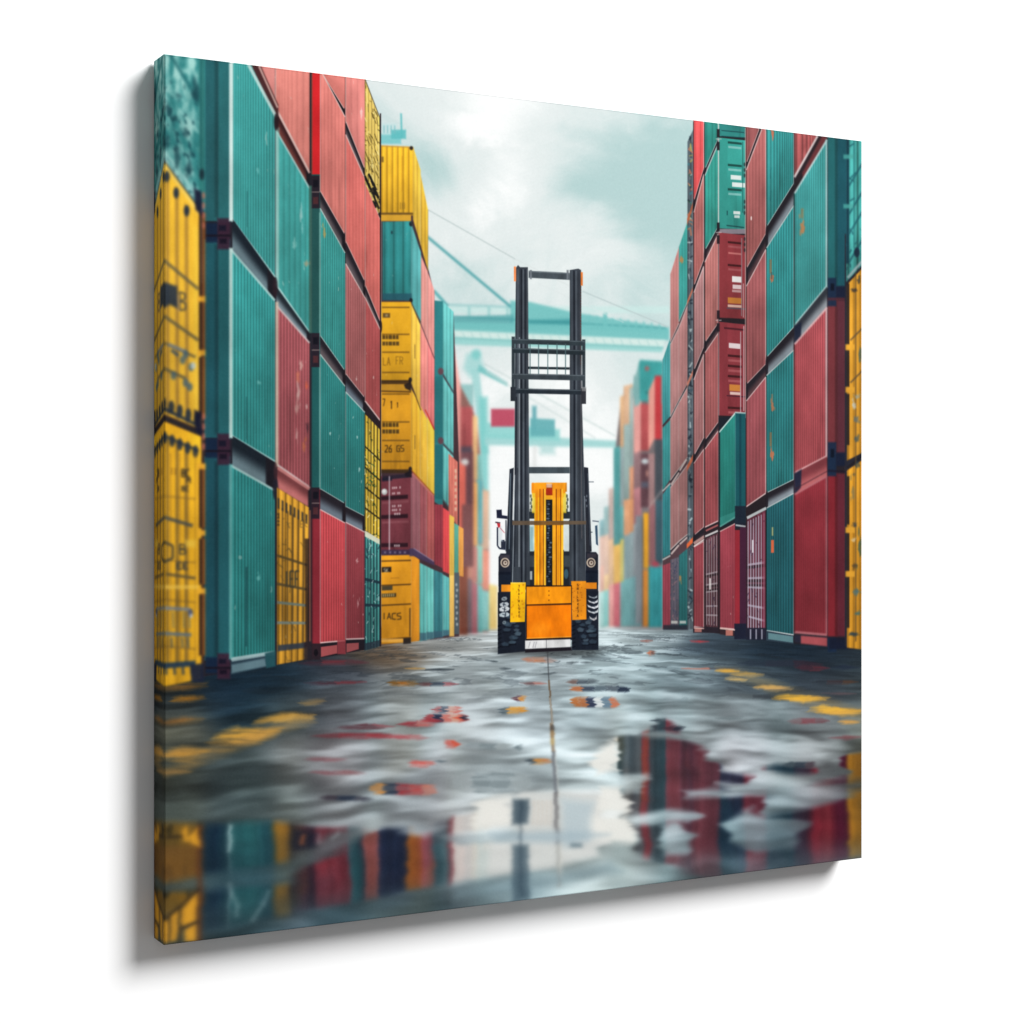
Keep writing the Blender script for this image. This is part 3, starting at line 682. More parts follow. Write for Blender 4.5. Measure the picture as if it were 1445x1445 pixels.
def paint_left_edge(L):
    k = reg('printed_container', 'teal mottled container at the upper left corner')
    Q = [(226, 60), (288, 60), (288, 300), (226, 215)]
    def fn(s, t, ds):
        n = fbm(s * 9 + fbm(s * 5, t * 9, 2, 71) * 2, t * 13, 4, 70)
        n2 = fbm(s * 12, t * 22, 3, 77)
        v = np.clip(.45 + (n - .5) * 2.2 + .18 * np.cos(s * 25), 0, 1)[..., None]
        c = C((48, 134, 134)) * (1 - v) + C((152, 208, 200)) * v
        d = (sstep(.60, .68, n2) * sstep(.20, .45, t))[..., None]
        c = c * (1 - d * .85) + C((22, 74, 84)) * d * .85
        return np.clip(c, 0, 1)
    quad(L, Q, fn, k)
    line(L, (236, 70), (286, 152), 5, (34, 104, 108), .8, 2); line(L, (232, 214), (284, 284), 6, (150, 206, 200), .8, 2)
    for x, y, rx, ry in ((234, 200, 5, 10), (250, 222, 4, 14), (266, 240, 5, 12), (277, 132, 5, 14), (236, 152, 3, 5), (252, 135, 3, 4), (262, 188, 4, 5), (246, 168, 4, 5)):
        smudge(L, x, y, rx * 1.2, ry * 1.2, (22, 66, 76), .9, 2.2)
    rect(L, 281, 76, 289, 290, (42, 122, 118), .95, 1.6); rect(L, 283, 76, 285, 250, (26, 82, 86), .8, 1.2)
    disc(L, 285, 246, 3.5, 8, (20, 40, 50), .9, 2)
    D = (34, 48, 68)
    fill(L, [(220, 400), (289, 400), (289, 955), (220, 965)], (60, 44, 40), 1, .8)
    # upper yellow
    k = reg('printed_container', 'upper yellow container with navy marks on the left edge')
    Q = [(226, 220), (282, 296), (284, 606), (226, 582)]
    quad(L, Q, panel_ink((246, 186, 44), 4, .0, wear=.10, spots=0, top=1.0, bottom=.98), k)
    line(L, (228, 222), (283, 296), 3.0, (46, 66, 66), .95, 1.2); line(L, (232, 232), (282, 302), 5, (252, 216, 110), .6, 2)
    for s in (.14, .38, .62): ink(L, Q, s, .06, s + .085, 1, (150, 112, 50), .75, 1.8)
    for s, t in ((.17, .055), (.40, .075), (.66, .095)): disc(L, 226 + 57 * s, 220 + 74 * s + 300 * t, 4, 8, D, .95, 1.6)
    ink(L, Q, .84, .10, 1.0, .98, (252, 200, 54), .8, 2)
    for x0, y0, x1, y1, w in ((230, 366, 280, 408, 5), (232, 446, 280, 480, 5), (232, 484, 276, 504, 4), (232, 520, 262, 534, 5)):
        line(L, (x0, y0), (x1, y1), w, (96, 90, 66), .85, 1.6)
    fill(L, [(228, 396), (238, 400), (250, 404), (252, 436), (240, 430), (228, 436)], D, .9, 2.4)
    text(L, 254, 412, 8, 26, 'B', (52, 58, 66), 3.6, .6); line(L, (252, 416), (252, 440), 3, (190, 150, 90), .7, 1.2)
    line(L, (238, 486), (262, 496), 5, (120, 130, 140), .8, 1.6); line(L, (242, 494), (252, 502), 5, (60, 80, 100), .85, 1.6)
    for x, y in ((258, 508), (270, 518), (262, 500), (245, 530), (262, 540), (268, 546)): disc(L, x, y, 4, 6, (66, 98, 118), .8, 2)
    disc(L, 273, 516, 3.6, 5, (190, 206, 206), .8, 1.6)
    for q in range(5):
        disc(L, 230 + q * 12, 569 + q * 5.5, 4.2, 9, D, .9, 1.8)
    line(L, (226, 574), (283, 602), 5, D, .9, 1.5)
    # lower yellow
    k = reg('printed_container', 'lower yellow container with navy marks on the left edge')
    Q = [(226, 592), (284, 616), (284, 958), (226, 970)]
    quad(L, Q, panel_ink((246, 178, 28), 4, .0, wear=.10, spots=0, bottom=.95), k)
    line(L, (226, 588), (284, 612), 4, (40, 40, 46), .95, 1.2)
    for s in (.14, .38, .60): ink(L, Q, s, .06, s + .07, .93, (110, 88, 46), .8, 1.8)
    ink(L, Q, .84, .05, 1.0, .95, (252, 184, 30), .7, 2)
    for q in range(5):
        disc(L, 232 + q * 11, 617 + q * 5, 4, 8.5, D, .9, 1.8)
    line(L, (226, 612), (280, 636), 4, D, .8, 1.6)
    for x in (241, 254, 266, 276): line(L, (x, 640), (x, 935), 2.0, (150, 108, 40), .55, 1.2)
    for y in (700, 790, 846, 912): line(L, (230, y), (276, y + 4), 2.2, (120, 92, 44), .6, 1.4)
    for x0, y0, x1, y1, w, c in ((232, 730, 272, 742, 5, (70, 76, 80)), (234, 810, 276, 816, 4, (90, 80, 56)), (232, 858, 268, 860, 5, (120, 132, 150)), (232, 894, 270, 896, 5, (92, 112, 132))):
        line(L, (x0, y0), (x1, y1), w, c, .9, 1.5)
    for x in (244, 259, 267): line(L, (x, 864), (x + 1, 886), 3, (120, 120, 96), .7, 1.5); line(L, (x - 2, 900), (x - 1, 914), 4, (84, 92, 92), .7, 1.5)
    disc(L, 269, 865, 3.6, 6, (70, 84, 120), .9, 1.6); disc(L, 270, 869, 2, 3, (210, 214, 220), .8, 1.2)
    text(L, 241, 660, 3.5, 10, 'II', (120, 84, 30), 2, .7); text(L, 257, 662, 4.5, 11, 'BC', (62, 54, 40), 2.6, .85); text(L, 264, 674, 4.5, 8, 'M', (62, 54, 40), 2.2, .8); text(L, 257, 686, 4, 7, 'BE', (76, 66, 44), 2.2, .8)
    text(L, 229, 764, 15, 30, 'D', (48, 54, 60), 4.2, .7); text(L, 254, 768, 8, 14, 'B', (58, 60, 60), 3.0, .7); text(L, 250, 794, 6.5, 9, 'EE', (58, 60, 62), 2.8, .85)
    rect(L, 262, 762, 276, 772, (255, 206, 66), .7, 3); rect(L, 226, 826, 280, 831, (255, 206, 80), .7, 2)
    line(L, (226, 940), (276, 936), 8, (26, 56, 88), .92, 1.6)
    for q in range(4): line(L, (234 + q * 12, 940), (235 + q * 12, 952), 4, (40, 60, 84), .8, 1.5)
    fill(L, [(269, 938), (288, 936), (288, 962), (270, 961)], (30, 38, 62), .95, 1.6)
    # hinge post
    for y0, y1, c in ((300, 420, (70, 44, 44)), (424, 495, (66, 44, 44)), (504, 590, (80, 50, 34)), (655, 745, (64, 40, 34)), (760, 825, (70, 44, 34)), (838, 925, (60, 38, 32))):
        rect(L, 281, y0, 286, y1, (52, 32, 30), .95, 1.2); rect(L, 285.5, y0, 290, y1, mix(c, (200, 116, 30), .55), .95, 1.2)
    for y in (418, 494, 654, 748, 830): rect(L, 279, y, 290, y + 8, (250, 176, 40), .9, 1.6)
    for y in (286, 598): 
        fill(L, [(274, y - 20), (284, y - 16), (287, y + 20), (276, y + 10)], (22, 24, 50), .92, 2)
        for q in range(4): disc(L, 287.5, y - 10 + q * 14, 2, 5, (206, 110, 84), .8, 1.4)

def paint_far_right(L):
    P = 'in the blurred far end of the right row'
    fill(L, [(868, 640), (876, 566), (884, 548), (896, 545), (903, 510), (936, 510), (936, 888), (868, 886)], (122, 112, 114), 1, 1)
    fill(L, [(848, 745), (868, 690), (868, 886), (848, 886)], (190, 190, 184), .9, 2)
    H = lambda c, k=.12: mix(c, (226, 234, 232), k)
    tab = [
        (846, 853, [(735, 770, (120, 170, 176)), (758, 800, (226, 178, 158)), (800, 840, (214, 150, 130)), (836, 886, (150, 206, 200))]),
        (852, 861, [(716, 760, (150, 190, 190)), (756, 812, (232, 186, 160)), (812, 834, (240, 190, 128)), (834, 884, (110, 186, 180))]),
        (859, 868, [(690, 762, (206, 178, 168)), (762, 826, (236, 182, 132)), (826, 884, (226, 136, 130))]),
        (866, 876, [(632, 770, (74, 158, 158)), (770, 826, (240, 176, 70)), (824, 884, (196, 80, 92))]),
        (875, 882, [(600, 640, (120, 170, 168)), (560, 632, (232, 178, 128)), (632, 720, (150, 170, 172)), (716, 762, (90, 168, 168)), (762, 822, (206, 190, 90)), (822, 884, (96, 156, 156))]),
        (880, 893, [(545, 620, (226, 176, 136)), (600, 706, (150, 176, 172)), (706, 756, (232, 158, 110)), (756, 820, (120, 148, 152)), (818, 884, (88, 150, 152))]),
        (888, 896, [(548, 660, (160, 184, 180)), (660, 706, (226, 150, 110)), (706, 752, (230, 150, 96)), (752, 816, (130, 152, 156)), (816, 884, (90, 146, 150))]),
        (894, 905, [(530, 640, (140, 180, 178)), (560, 640, (238, 164, 152)), (636, 692, (150, 112, 116)), (690, 742, (178, 112, 118)), (740, 816, (136, 144, 150)), (814, 884, (88, 134, 140))]),
    ]
    for x0, x1, cells in tab:
        for y0, y1, c in cells:
            strip(L, x0, x1, y0, y1, H(c, .06), 'small blurred container ' + P, -3, 0)
    k = reg('printed_container', 'teal container with a red spot ' + P)
    fill(L, [(894, 548), (903, 508), (936, 510), (936, 570), (914, 570), (914, 566), (903, 566), (896, 580)], (64, 168, 166), 1, 1, k)
    fill(L, [(893, 545), (902, 510), (903, 570), (896, 578)], (130, 184, 182), 1, 1, k)
    disc(L, 913, 520, 3.2, 3.2, (196, 96, 96), .9, 1); disc(L, 913, 554, 2.4, 2.0, (40, 120, 120), .9, 1)
    k = strip(L, 904, 916, 570, 636, (188, 82, 84), 'red container under the spotted teal one')
    fill(L, [(895, 574), (904, 570), (904, 636), (895, 640)], (236, 160, 152), 1, 1, k)
    k = reg('printed_container', 'bright red container with a pale side ' + P)
    fill(L, [(915, 552), (924, 532), (924, 618), (915, 636)], (238, 156, 142), 1, .8, k); rect(L, 924, 530, 933.5, 620, (206, 60, 66), 1, .8, k)
    strip(L, 904, 916, 640, 716, (104, 70, 78), 'dark maroon container with a white lamp under the red one')
    disc(L, 910, 651, 5, 3.6, (206, 220, 224), 1, 1); rect(L, 905, 680, 915, 688, (90, 100, 118), .8, 1.5); disc(L, 913, 668, 1.4, 5, (226, 160, 140), .8, 1)
    strip(L, 915, 926, 640, 712, (168, 130, 130), 'greyish pink container ' + P); strip(L, 924, 936, 620, 706, (76, 84, 92), 'slate container under the bright red one')
    strip(L, 916, 926, 712, 798, (146, 96, 100), 'muted rose container ' + P); strip(L, 925, 936, 706, 796, (58, 92, 104), 'slate blue container ' + P)
    strip(L, 897, 909, 728, 880, (120, 128, 134), 'grey container ' + P)
    k = strip(L, 908, 915, 724, 802, (244, 166, 30), 'narrow bright orange container ' + P)
    strip(L, 907, 915, 804, 884, (216, 130, 40), 'narrow orange container at the foot of the right row')
    line(L, (907, 730), (907, 884), 2, (76, 60, 60), .8, 1)
    strip(L, 915, 935, 800, 885, (44, 140, 146), 'teal container at the foot of the far right row')
    disc(L, 925, 796, 5, 4, (170, 60, 76), .9, 1.5)
    line(L, (914, 718), (936, 690), 1.6, (210, 190, 186), .8, .8)

def paint_right_mid(L):
    # teal and pink stacks just beyond the doored stack
    fill(L, [(935, 508), (946, 480), (946, 388), (970, 316), (970, 888), (935, 888)], (84, 62, 68), 1, .6)
    D = (40, 40, 48)
    strip(L, 935, 946, 508, 600, (66, 156, 158), 'tall teal container edge of the fifth right stack', -32, -12)
    rows = [(606, 690), (698, 784), (790, 800)]
    strip(L, 935, 946, 604, 692, (58, 146, 146), 'teal container of the fifth right stack', -12, -16)
    strip(L, 935, 946, 698, 788, (50, 132, 138), 'lower teal container of the fifth right stack', -16, -6)
    strip(L, 935, 946, 798, 886, (148, 62, 76), 'plum red container at the foot of the fifth right stack', -4, 0)
    line(L, (935, 601), (946, 588), 1.6, D, .9); line(L, (935, 693), (946, 682), 2.4, (190, 200, 196), .9); line(L, (935, 790), (946, 784), 2.4, (190, 200, 196), .9)
    k = reg('printed_container', 'pink container on top of the fifth right stack')
    side(L, 946, 958, (386, 348), (482, 456), (196, 128, 124), k, 3, .08, rail=1, post=1, spots=0)
    k = reg('printed_container', 'teal container with an orange mark on top of the fifth right stack')
    side(L, 958, 970, (348, 312), (454, 426), (60, 160, 152), k, 3, .08, rail=1, post=1, spots=0); smudge(L, 962, 367, 2.4, 7, (220, 130, 60), .95)
    for i, (a, b) in enumerate((((486, 462, 430), (588, 565, 541)), ((592, 568, 546), (678, 662, 645)), ((688, 672, 655), (776, 764, 754)))):
        k = reg('printed_container', ('upper', 'middle', 'lower')[i] + ' pair of rose containers in the fifth right stack')
        side(L, 946, 958, (a[0], a[1]), (b[0], b[1]), mul((184, 130, 128), 1 - .06 * i), k, 3, .06, rail=1.6, post=1, spots=0)
        k = reg('printed_container', ('upper', 'middle', 'lower')[i] + ' rose container beside the scrawled strip')
        side(L, 958, 970.5, (a[1], a[2]), (b[1], b[2]), mul((180, 124, 122), 1 - .06 * i), k, 3, .06, rail=1.6, post=1, spots=0)
        line(L, (946, b[0] + 2), (970, b[2] + 2), 2.0, D, .95)
    for p, q in (((947, 684), (958, 667)), ((959, 664), (969, 648)), ((947, 782), (958, 769)), ((959, 768), (970, 758))): line(L, p, q, 3, (208, 190, 184), .9)
    strip(L, 946, 958, 790, 886, (92, 88, 100), 'grey patterned container at the foot of the right row', -4, 0)
    scrawl(L, [(946, 790), (958, 786), (958, 886), (946, 886)], (150, 110, 116), 26, 41, 2, .6, .6); scrawl(L, [(946, 790), (958, 786), (958, 886), (946, 886)], (60, 66, 90), 26, 42, 2, .6, .6)
    strip(L, 958, 970, 784, 886, (40, 104, 106), 'dark teal container with an orange mark at the foot of the right row', -10, 0); smudge(L, 960, 816, 1.8, 6, (214, 130, 60), .9)
    for x in (952, 964): rect(L, x - 5, 876, x + 4, 880, (196, 196, 190), .8)
    rect(L, 936, 882, 971, 889, (40, 44, 56), .85, 1)
    # scrawled strip
    k = reg('printed_container', 'narrow container strip covered in multicoloured scrawl')
    Q = [(970, 200), (978.5, 182), (978.5, 888), (970, 888)]
    quad(L, Q, panel_ink((88, 100, 108), 2, .2, wear=.35), k)
    rs = np.random.RandomState(5)
    pal = [(30, 40, 52), (30, 40, 52), (190, 206, 206), (60, 84, 96), (120, 132, 134)]
    for q in range(170):
        y = 190 + rs.rand() * 690; c = pal[rs.randint(5)]
        if y < 330 and rs.rand() < .6: c = [(60, 130, 140), (196, 120, 90), (70, 110, 80), (180, 170, 90)][rs.randint(4)]
        line(L, (970 + rs.rand() * 5, y), (972 + rs.rand() * 6, y + rs.randn() * 5), 1.6 + rs.rand() * 2, c, .75, .7)
    fill(L, [(969.5, 310), (978, 284), (978, 292), (969.5, 318)], (190, 96, 60), .9, .8); fill(L, [(969.5, 425), (978, 404), (978, 410), (969.5, 431)], (206, 110, 80), .9, .8)
    fill(L, [(969, 768), (978.5, 757), (978.5, 765), (969, 774)], (232, 100, 50), .95, .8); fill(L, [(969.5, 540), (978.5, 520), (978.5, 527), (969.5, 547)], (206, 120, 96), .9, .8); fill(L, [(969.5, 657), (978.5, 640), (978.5, 648), (969.5, 665)], (214, 104, 66), .9, .8)

def paint_right(L):
    fill(L, [(978, 172), (1170, 190), (1168, 912), (978, 890)], (42, 34, 40), 1, .5, None)
    W = (240, 226, 222); D = (36, 30, 38)
    cols = [
        (979, 993, 2.2, [((120, 120), (285, 238), (246, 90, 92), 'bright coral red container on top of the fourth right stack', 2),
                    ((300, 246), (405, 367), ROSE, 'rose container high in the fourth right stack', 4),
                    ((413, 376), (524, 490), (172, 122, 122), 'mauve rose container in the fourth right stack', 4),
                    ((536, 500), (644, 618), (168, 112, 112), 'lower mauve rose container in the fourth right stack', 4),
                    ((654, 634), (756, 744), (158, 88, 90), 'dull red container above the recess of the fourth right stack', 4),
                    ((772, 764), (884, 886), (150, 66, 74), 'red container at the foot of the fourth right stack', 4)]),
        (994.5, 1013.5, 2.4, [((150, 150), (240, 196), (50, 152, 140), 'green teal container at the top of the third right stack', 3),
                    ((248, 203), (354, 320), (52, 156, 142), 'green teal container beside the doored teal end', 4),
                    ((370, 330), (484, 456), (184, 112, 108), 'rose container beside the maroon doored end', 5),
                    ((498, 470), (622, 596), (166, 92, 92), 'rose container beside the lower maroon doored end', 5),
                    ((634, 608), (744, 735), (160, 78, 82), 'dull red container beside the projecting teal one', 5)]),
        (1053, 1080.5, 2.6, [((120, 120), (232, 158), (176, 98, 98), 'rose container at the very top of the second right stack', 4),
                    ((240, 168), (380, 330), (178, 100, 98), 'rose container with a white fleck in the second right stack', 6),
                    ((404, 352), (543, 514), (160, 88, 90), 'dusty red container in the second right stack', 6),
                    ((566, 532), (715, 696), (154, 78, 84), 'dusty red container above the white barred one', 6)]),
        (1081.5, 1120, 3.0, [((150, 150), (321, 259), (54, 152, 150), 'teal container at the top beside the near right stack', 11),
                    ((350, 290), (505, 462), (50, 146, 146), 'teal container with an orange tag, second from top on the right', 11),
                    ((530, 494), (696, 677), (40, 118, 120), 'teal container with an orange tag, third from top on the right', 11),
                    ((717, 696), (890, 896), (32, 92, 100), 'dark teal container with an orange tag at ground level on the right', 11)]),
    ]
    for xl, xr, rw, cells in cols:
        prev = None
        for top, bot, col, lab, n in cells:
            k = reg('printed_container', lab)
            if prev is not None:
                st = (88, 62, 66) if col[0] > 120 else (132, 142, 150)
                gap_band(L, xl, xr, prev, top, st, 1.2)
                disc(L, xl + .5, (prev[0] + top[0]) / 2, 2.0, (top[0] - prev[0]) / 2 + 4, D, .9, .7)
            side(L, xl, xr, top, bot, col, k, n, .22 if n > 8 else .10, rail=rw * .85, light=W, lk=.72, post=0, spots=.12)
            line(L, (xr, top[1]), (xr, bot[1]), rw * .7, mix(col, W, .7), .9)
            line(L, (xl, top[0]), (xl, bot[0]), 1.4, mul(col, .45), .8)
            prev = bot
    for y, h, st in ((192, 14, 6), (390, 18, 5), (640, 22, 0), (838, 0, 0)):
        pass
    for y0, y1 in ((386, 404), (630, 654)): 
        rect(L, 1086, y0 - 20, 1089, y0, (150, 110, 70), .7, .8); smudge(L, 1089.5, y1 - 12, 2.8, 8, (230, 108, 62), .95, .7)
    smudge(L, 1090, 187, 2.6, 10, (226, 104, 70), .95, .7); smudge(L, 1090, 572, 2.6, 8, (206, 110, 66), .95, .7); rect(L, 1088.5, 556, 1090.5, 566, (150, 116, 86), .7, .7)
    rect(L, 1088, 762, 1092, 780, (232, 104, 62), .95, .7); rect(L, 1089, 744, 1091, 756, (190, 186, 120), .8, .7)
    rect(L, 1087.5, 384, 1090, 394, (60, 80, 80), .6, .7); disc(L, 1060, 308, .9, 3, (245, 225, 220), .9, .6)
    for x, y in ((1088, 236), (1088, 268)): line(L, (x, y), (x - 1, y + 16), 1.3, (28, 100, 104), .7)
    # base of the teal column
    fill(L, [(1081, 890), (1120, 897), (1120, 909), (1081, 904)], (44, 60, 74), 1, .6); fill(L, [(1084, 893), (1119, 898), (1119, 907), (1084, 902)], (96, 136, 142), .9, .8)
    # doored ends facing the viewer
    def door(y0, y1, col, lab, marks, lightc):
        k = reg('printed_container', lab)
        Q = [(1014, y0 - 2), (1052, y0 + 2), (1052, y1 + 2), (1014, y1)]
        quad(L, Q, panel_ink(col, 1, 0, wear=.14, spots=.05), k)
        ink(L, Q, 0, 0, .32, 1, mul(col, .96), .6); line(L, (1014, y0), (1014, y1), 2, W, .75)
        for t in marks[0]:
            ink(L, Q, .34, t, .86, t + .025, mul(col, .45), .9); ink(L, Q, .36, t + .05, .84, t + .075, lightc, .75)
        for t, h, s0, s1, c in marks[1]: ink(L, Q, s0, t, s1, t + h, c, .92)
        return Q, k
    door(150, 192, (50, 148, 142), 'teal doored end at the top of the third right stack', ([], []), TEALP)
    for y in (184, 192): line(L, (1018, y), (1050, y + 3), 1.6, (24, 70, 76), .9)
    W2 = (240, 244, 240)
    Q, _ = door(196, 322, (54, 162, 150), 'teal doored end with white panels in the third right stack',
         ([.03, .28, .55], [(.40, .05, .45, .84, W2), (.48, .05, .50, .98, W2), (.80, .035, .55, .80, W2), (.845, .03, .58, .78, (220, 232, 228)), (.80, .05, .30, .34, (24, 80, 84))]), (150, 206, 200))
    line(L, (1048, 200), (1048, 300), 1.6, (30, 84, 84), .8); line(L, (1025, 318), (1050, 321), 2, (24, 70, 74), .9)
    rect(L, 1014, 323, 1052, 330, (150, 140, 150), .9, .7)
    Q, _ = door(330, 448, (148, 56, 62), 'maroon doored end with white and orange marks in the third right stack',
         ([.09, .36], [(.50, .07, .50, .86, W2), (.60, .05, .52, .84, (226, 206, 206)), (.66, .03, .50, .84, (190, 150, 150)), (.755, .07, .34, .86, (206, 130, 50)), (.84, .03, .34, .86, (226, 190, 170)), (.875, .015, .3, 1., (90, 84, 96)), (.22, .02, .36, .84, (206, 120, 116))]), (176, 92, 96))
    line(L, (1046.5, 336), (1046.5, 446), 2, (150, 130, 136), .9); line(L, (1049, 400), (1049, 448), 1.5, (226, 206, 206), .8)
    Q, _ = door(456, 586, (142, 54, 62), 'lower maroon doored end with a ladder bar in the third right stack',
         ([.34, .45, .56, .90], [(.215, .055, .38, .80, (232, 222, 222)), (.66, .07, .40, .80, (206, 130, 50)), (.74, .03, .42, .80, (220, 190, 180)), (.05, .02, .2, .95, (80, 30, 40)), (.78, .01, .3, 1., (60, 30, 44))]), (176, 92, 96))
    line(L, (1045, 468), (1045, 582), 1.8, (196, 170, 174), .95); line(L, (1049.5, 460), (1049.5, 580), 1.8, (206, 186, 188), .9)
    for y in (196, 328, 452): 
        rect(L, 1011.5, y - 14, 1015.5, y - 2, D, .95, .7); rect(L, 1011.5, y + 4, 1015.5, y + 16, D, .95, .7); line(L, (1010, y), (1018, y), 1.5, (200, 190, 190), .8)
    line(L, (1051.8, 180), (1051.8, 590), 1.8, (206, 176, 170), .8)
    for q in range(9): disc(L, 1050.5, 232 + q * 2.6 + (q % 3) * 50, 1.2, 3, (30, 40, 44), .7, .6)
    # projecting teal container
    k = reg('printed_container', 'dark teal container projecting from the right row')
    fill(L, [(1014, 590), (1050, 584), (1052, 740), (1014, 744)], (30, 36, 46), 1, .6)
    side(L, 1016, 1037, (608, 584), (743, 730), (38, 128, 118), k, 5, .04, rail=2.2, post=0, spots=.05)
    rect(L, 1037, 582, 1052, 738, (24, 88, 96), 1, .6, k); rect(L, 1043, 584, 1046, 736, (16, 66, 78), .8, 1); line(L, (1037.5, 584), (1037.5, 730), 1.4, (80, 150, 146), .8); line(L, (1037, 582), (1052, 583), 2.4, (190, 210, 206), .8)
    line(L, (1015, 610), (1037, 583), 2.2, (196, 220, 214), .9); rect(L, 1037, 714, 1052, 745, (30, 36, 52), .9, .8); line(L, (1038, 741), (1052, 743), 3, (200, 204, 204), .8)
    fill(L, [(1016, 730), (1037, 722), (1037, 732), (1016, 744)], (54, 140, 130), .7, .7)
    # red below it
    k = reg('printed_container', 'crimson container below the projecting teal one')
    side(L, 1016, 1037, (750, 739), (886, 888), (154, 62, 74), k, 6, .06, rail=2.4, post=0, light=(236, 206, 200)); rect(L, 1037, 748, 1044, 886, (150, 40, 52), 1, .6, k); rect(L, 1044, 744, 1053, 886, (70, 32, 56), 1, .8, k)
    rect(L, 1036, 880, 1053, 902, (28, 32, 52), .95, .8); fill(L, [(1016, 889), (1036, 891), (1036, 898), (1016, 895)], (60, 40, 46), 1, .6); rect(L, 1024, 889, 1034, 897, (196, 118, 104), .9, .6)
    line(L, (1016, 887), (1037, 889), 2.2, (226, 190, 180), .9)
    # barred containers
    def bars(Q, base, nb, lab, wht):
        k = reg('printed_container', lab)
        quad(L, Q, panel_ink(base, 4, .2, wear=.3), k)
        for t in (.42, .54, .58): ink(L, Q, 0, t, 1, t + .025, mul(base, .45), .8)
        for t in (.40, .52, .60, .76, .86): ink(L, Q, .05, t, .95, t + .018, wht, .6)
        for g in range(nb): ink(L, Q, (g + .5) / nb - .035, .02, (g + .5) / nb + .02, .98, wht, .75, .5)
        scrawl(L, Q, (50, 34, 60), 20, 51 + nb, 1.6, .6, .3)
    bars([(1054, 733), (1080, 720), (1080, 900), (1054, 890)], (96, 46, 60), 7, 'dark red container behind white bars at ground level', (190, 190, 206))
    rect(L, 1075, 724, 1080, 890, (130, 38, 60), .5, 1); line(L, (1054, 731), (1081, 717), 5, (196, 204, 204), .9); rect(L, 1061, 762, 1063, 780, (226, 226, 232), .9, .7)
    rect(L, 1053, 886, 1081, 903, (30, 32, 50), .92, .8)
    for x in (1058, 1066, 1074): rect(L, x, 888, x + 2, 902, (180, 180, 196), .7, .6)
    bars([(995.5, 760), (1013, 752), (1013, 886), (995.5, 884)], (90, 56, 64), 5, 'brown red container behind pale bars at ground level', (176, 168, 172))
    rect(L, 1001, 816, 1003, 832, (232, 226, 222), .9, .6); fill(L, [(995, 745), (1013, 737), (1013, 752), (995, 760)], (44, 34, 40), 1, .6); line(L, (995, 757), (1013, 749), 3.4, (206, 204, 202), .9); line(L, (996, 749), (1013, 741), 3, (176, 92, 92), .9)
    rect(L, 978, 885, 1014, 893, (44, 36, 46), .95, .8); rect(L, 980, 886, 990, 892, (190, 120, 110), .85, .7); line(L, (979, 886), (994, 887), 2, (226, 180, 172), .9)
    line(L, (979, 767), (994, 757), 5, (190, 150, 144), .8); line(L, (979, 771), (994, 761), 2.4, (226, 206, 200), .9)
    for x, y0, y1 in ((993.8, 246, 890), (1013.8, 330, 880)): line(L, (x, y0), (x, y1), 1.5, (52, 34, 40), .8)

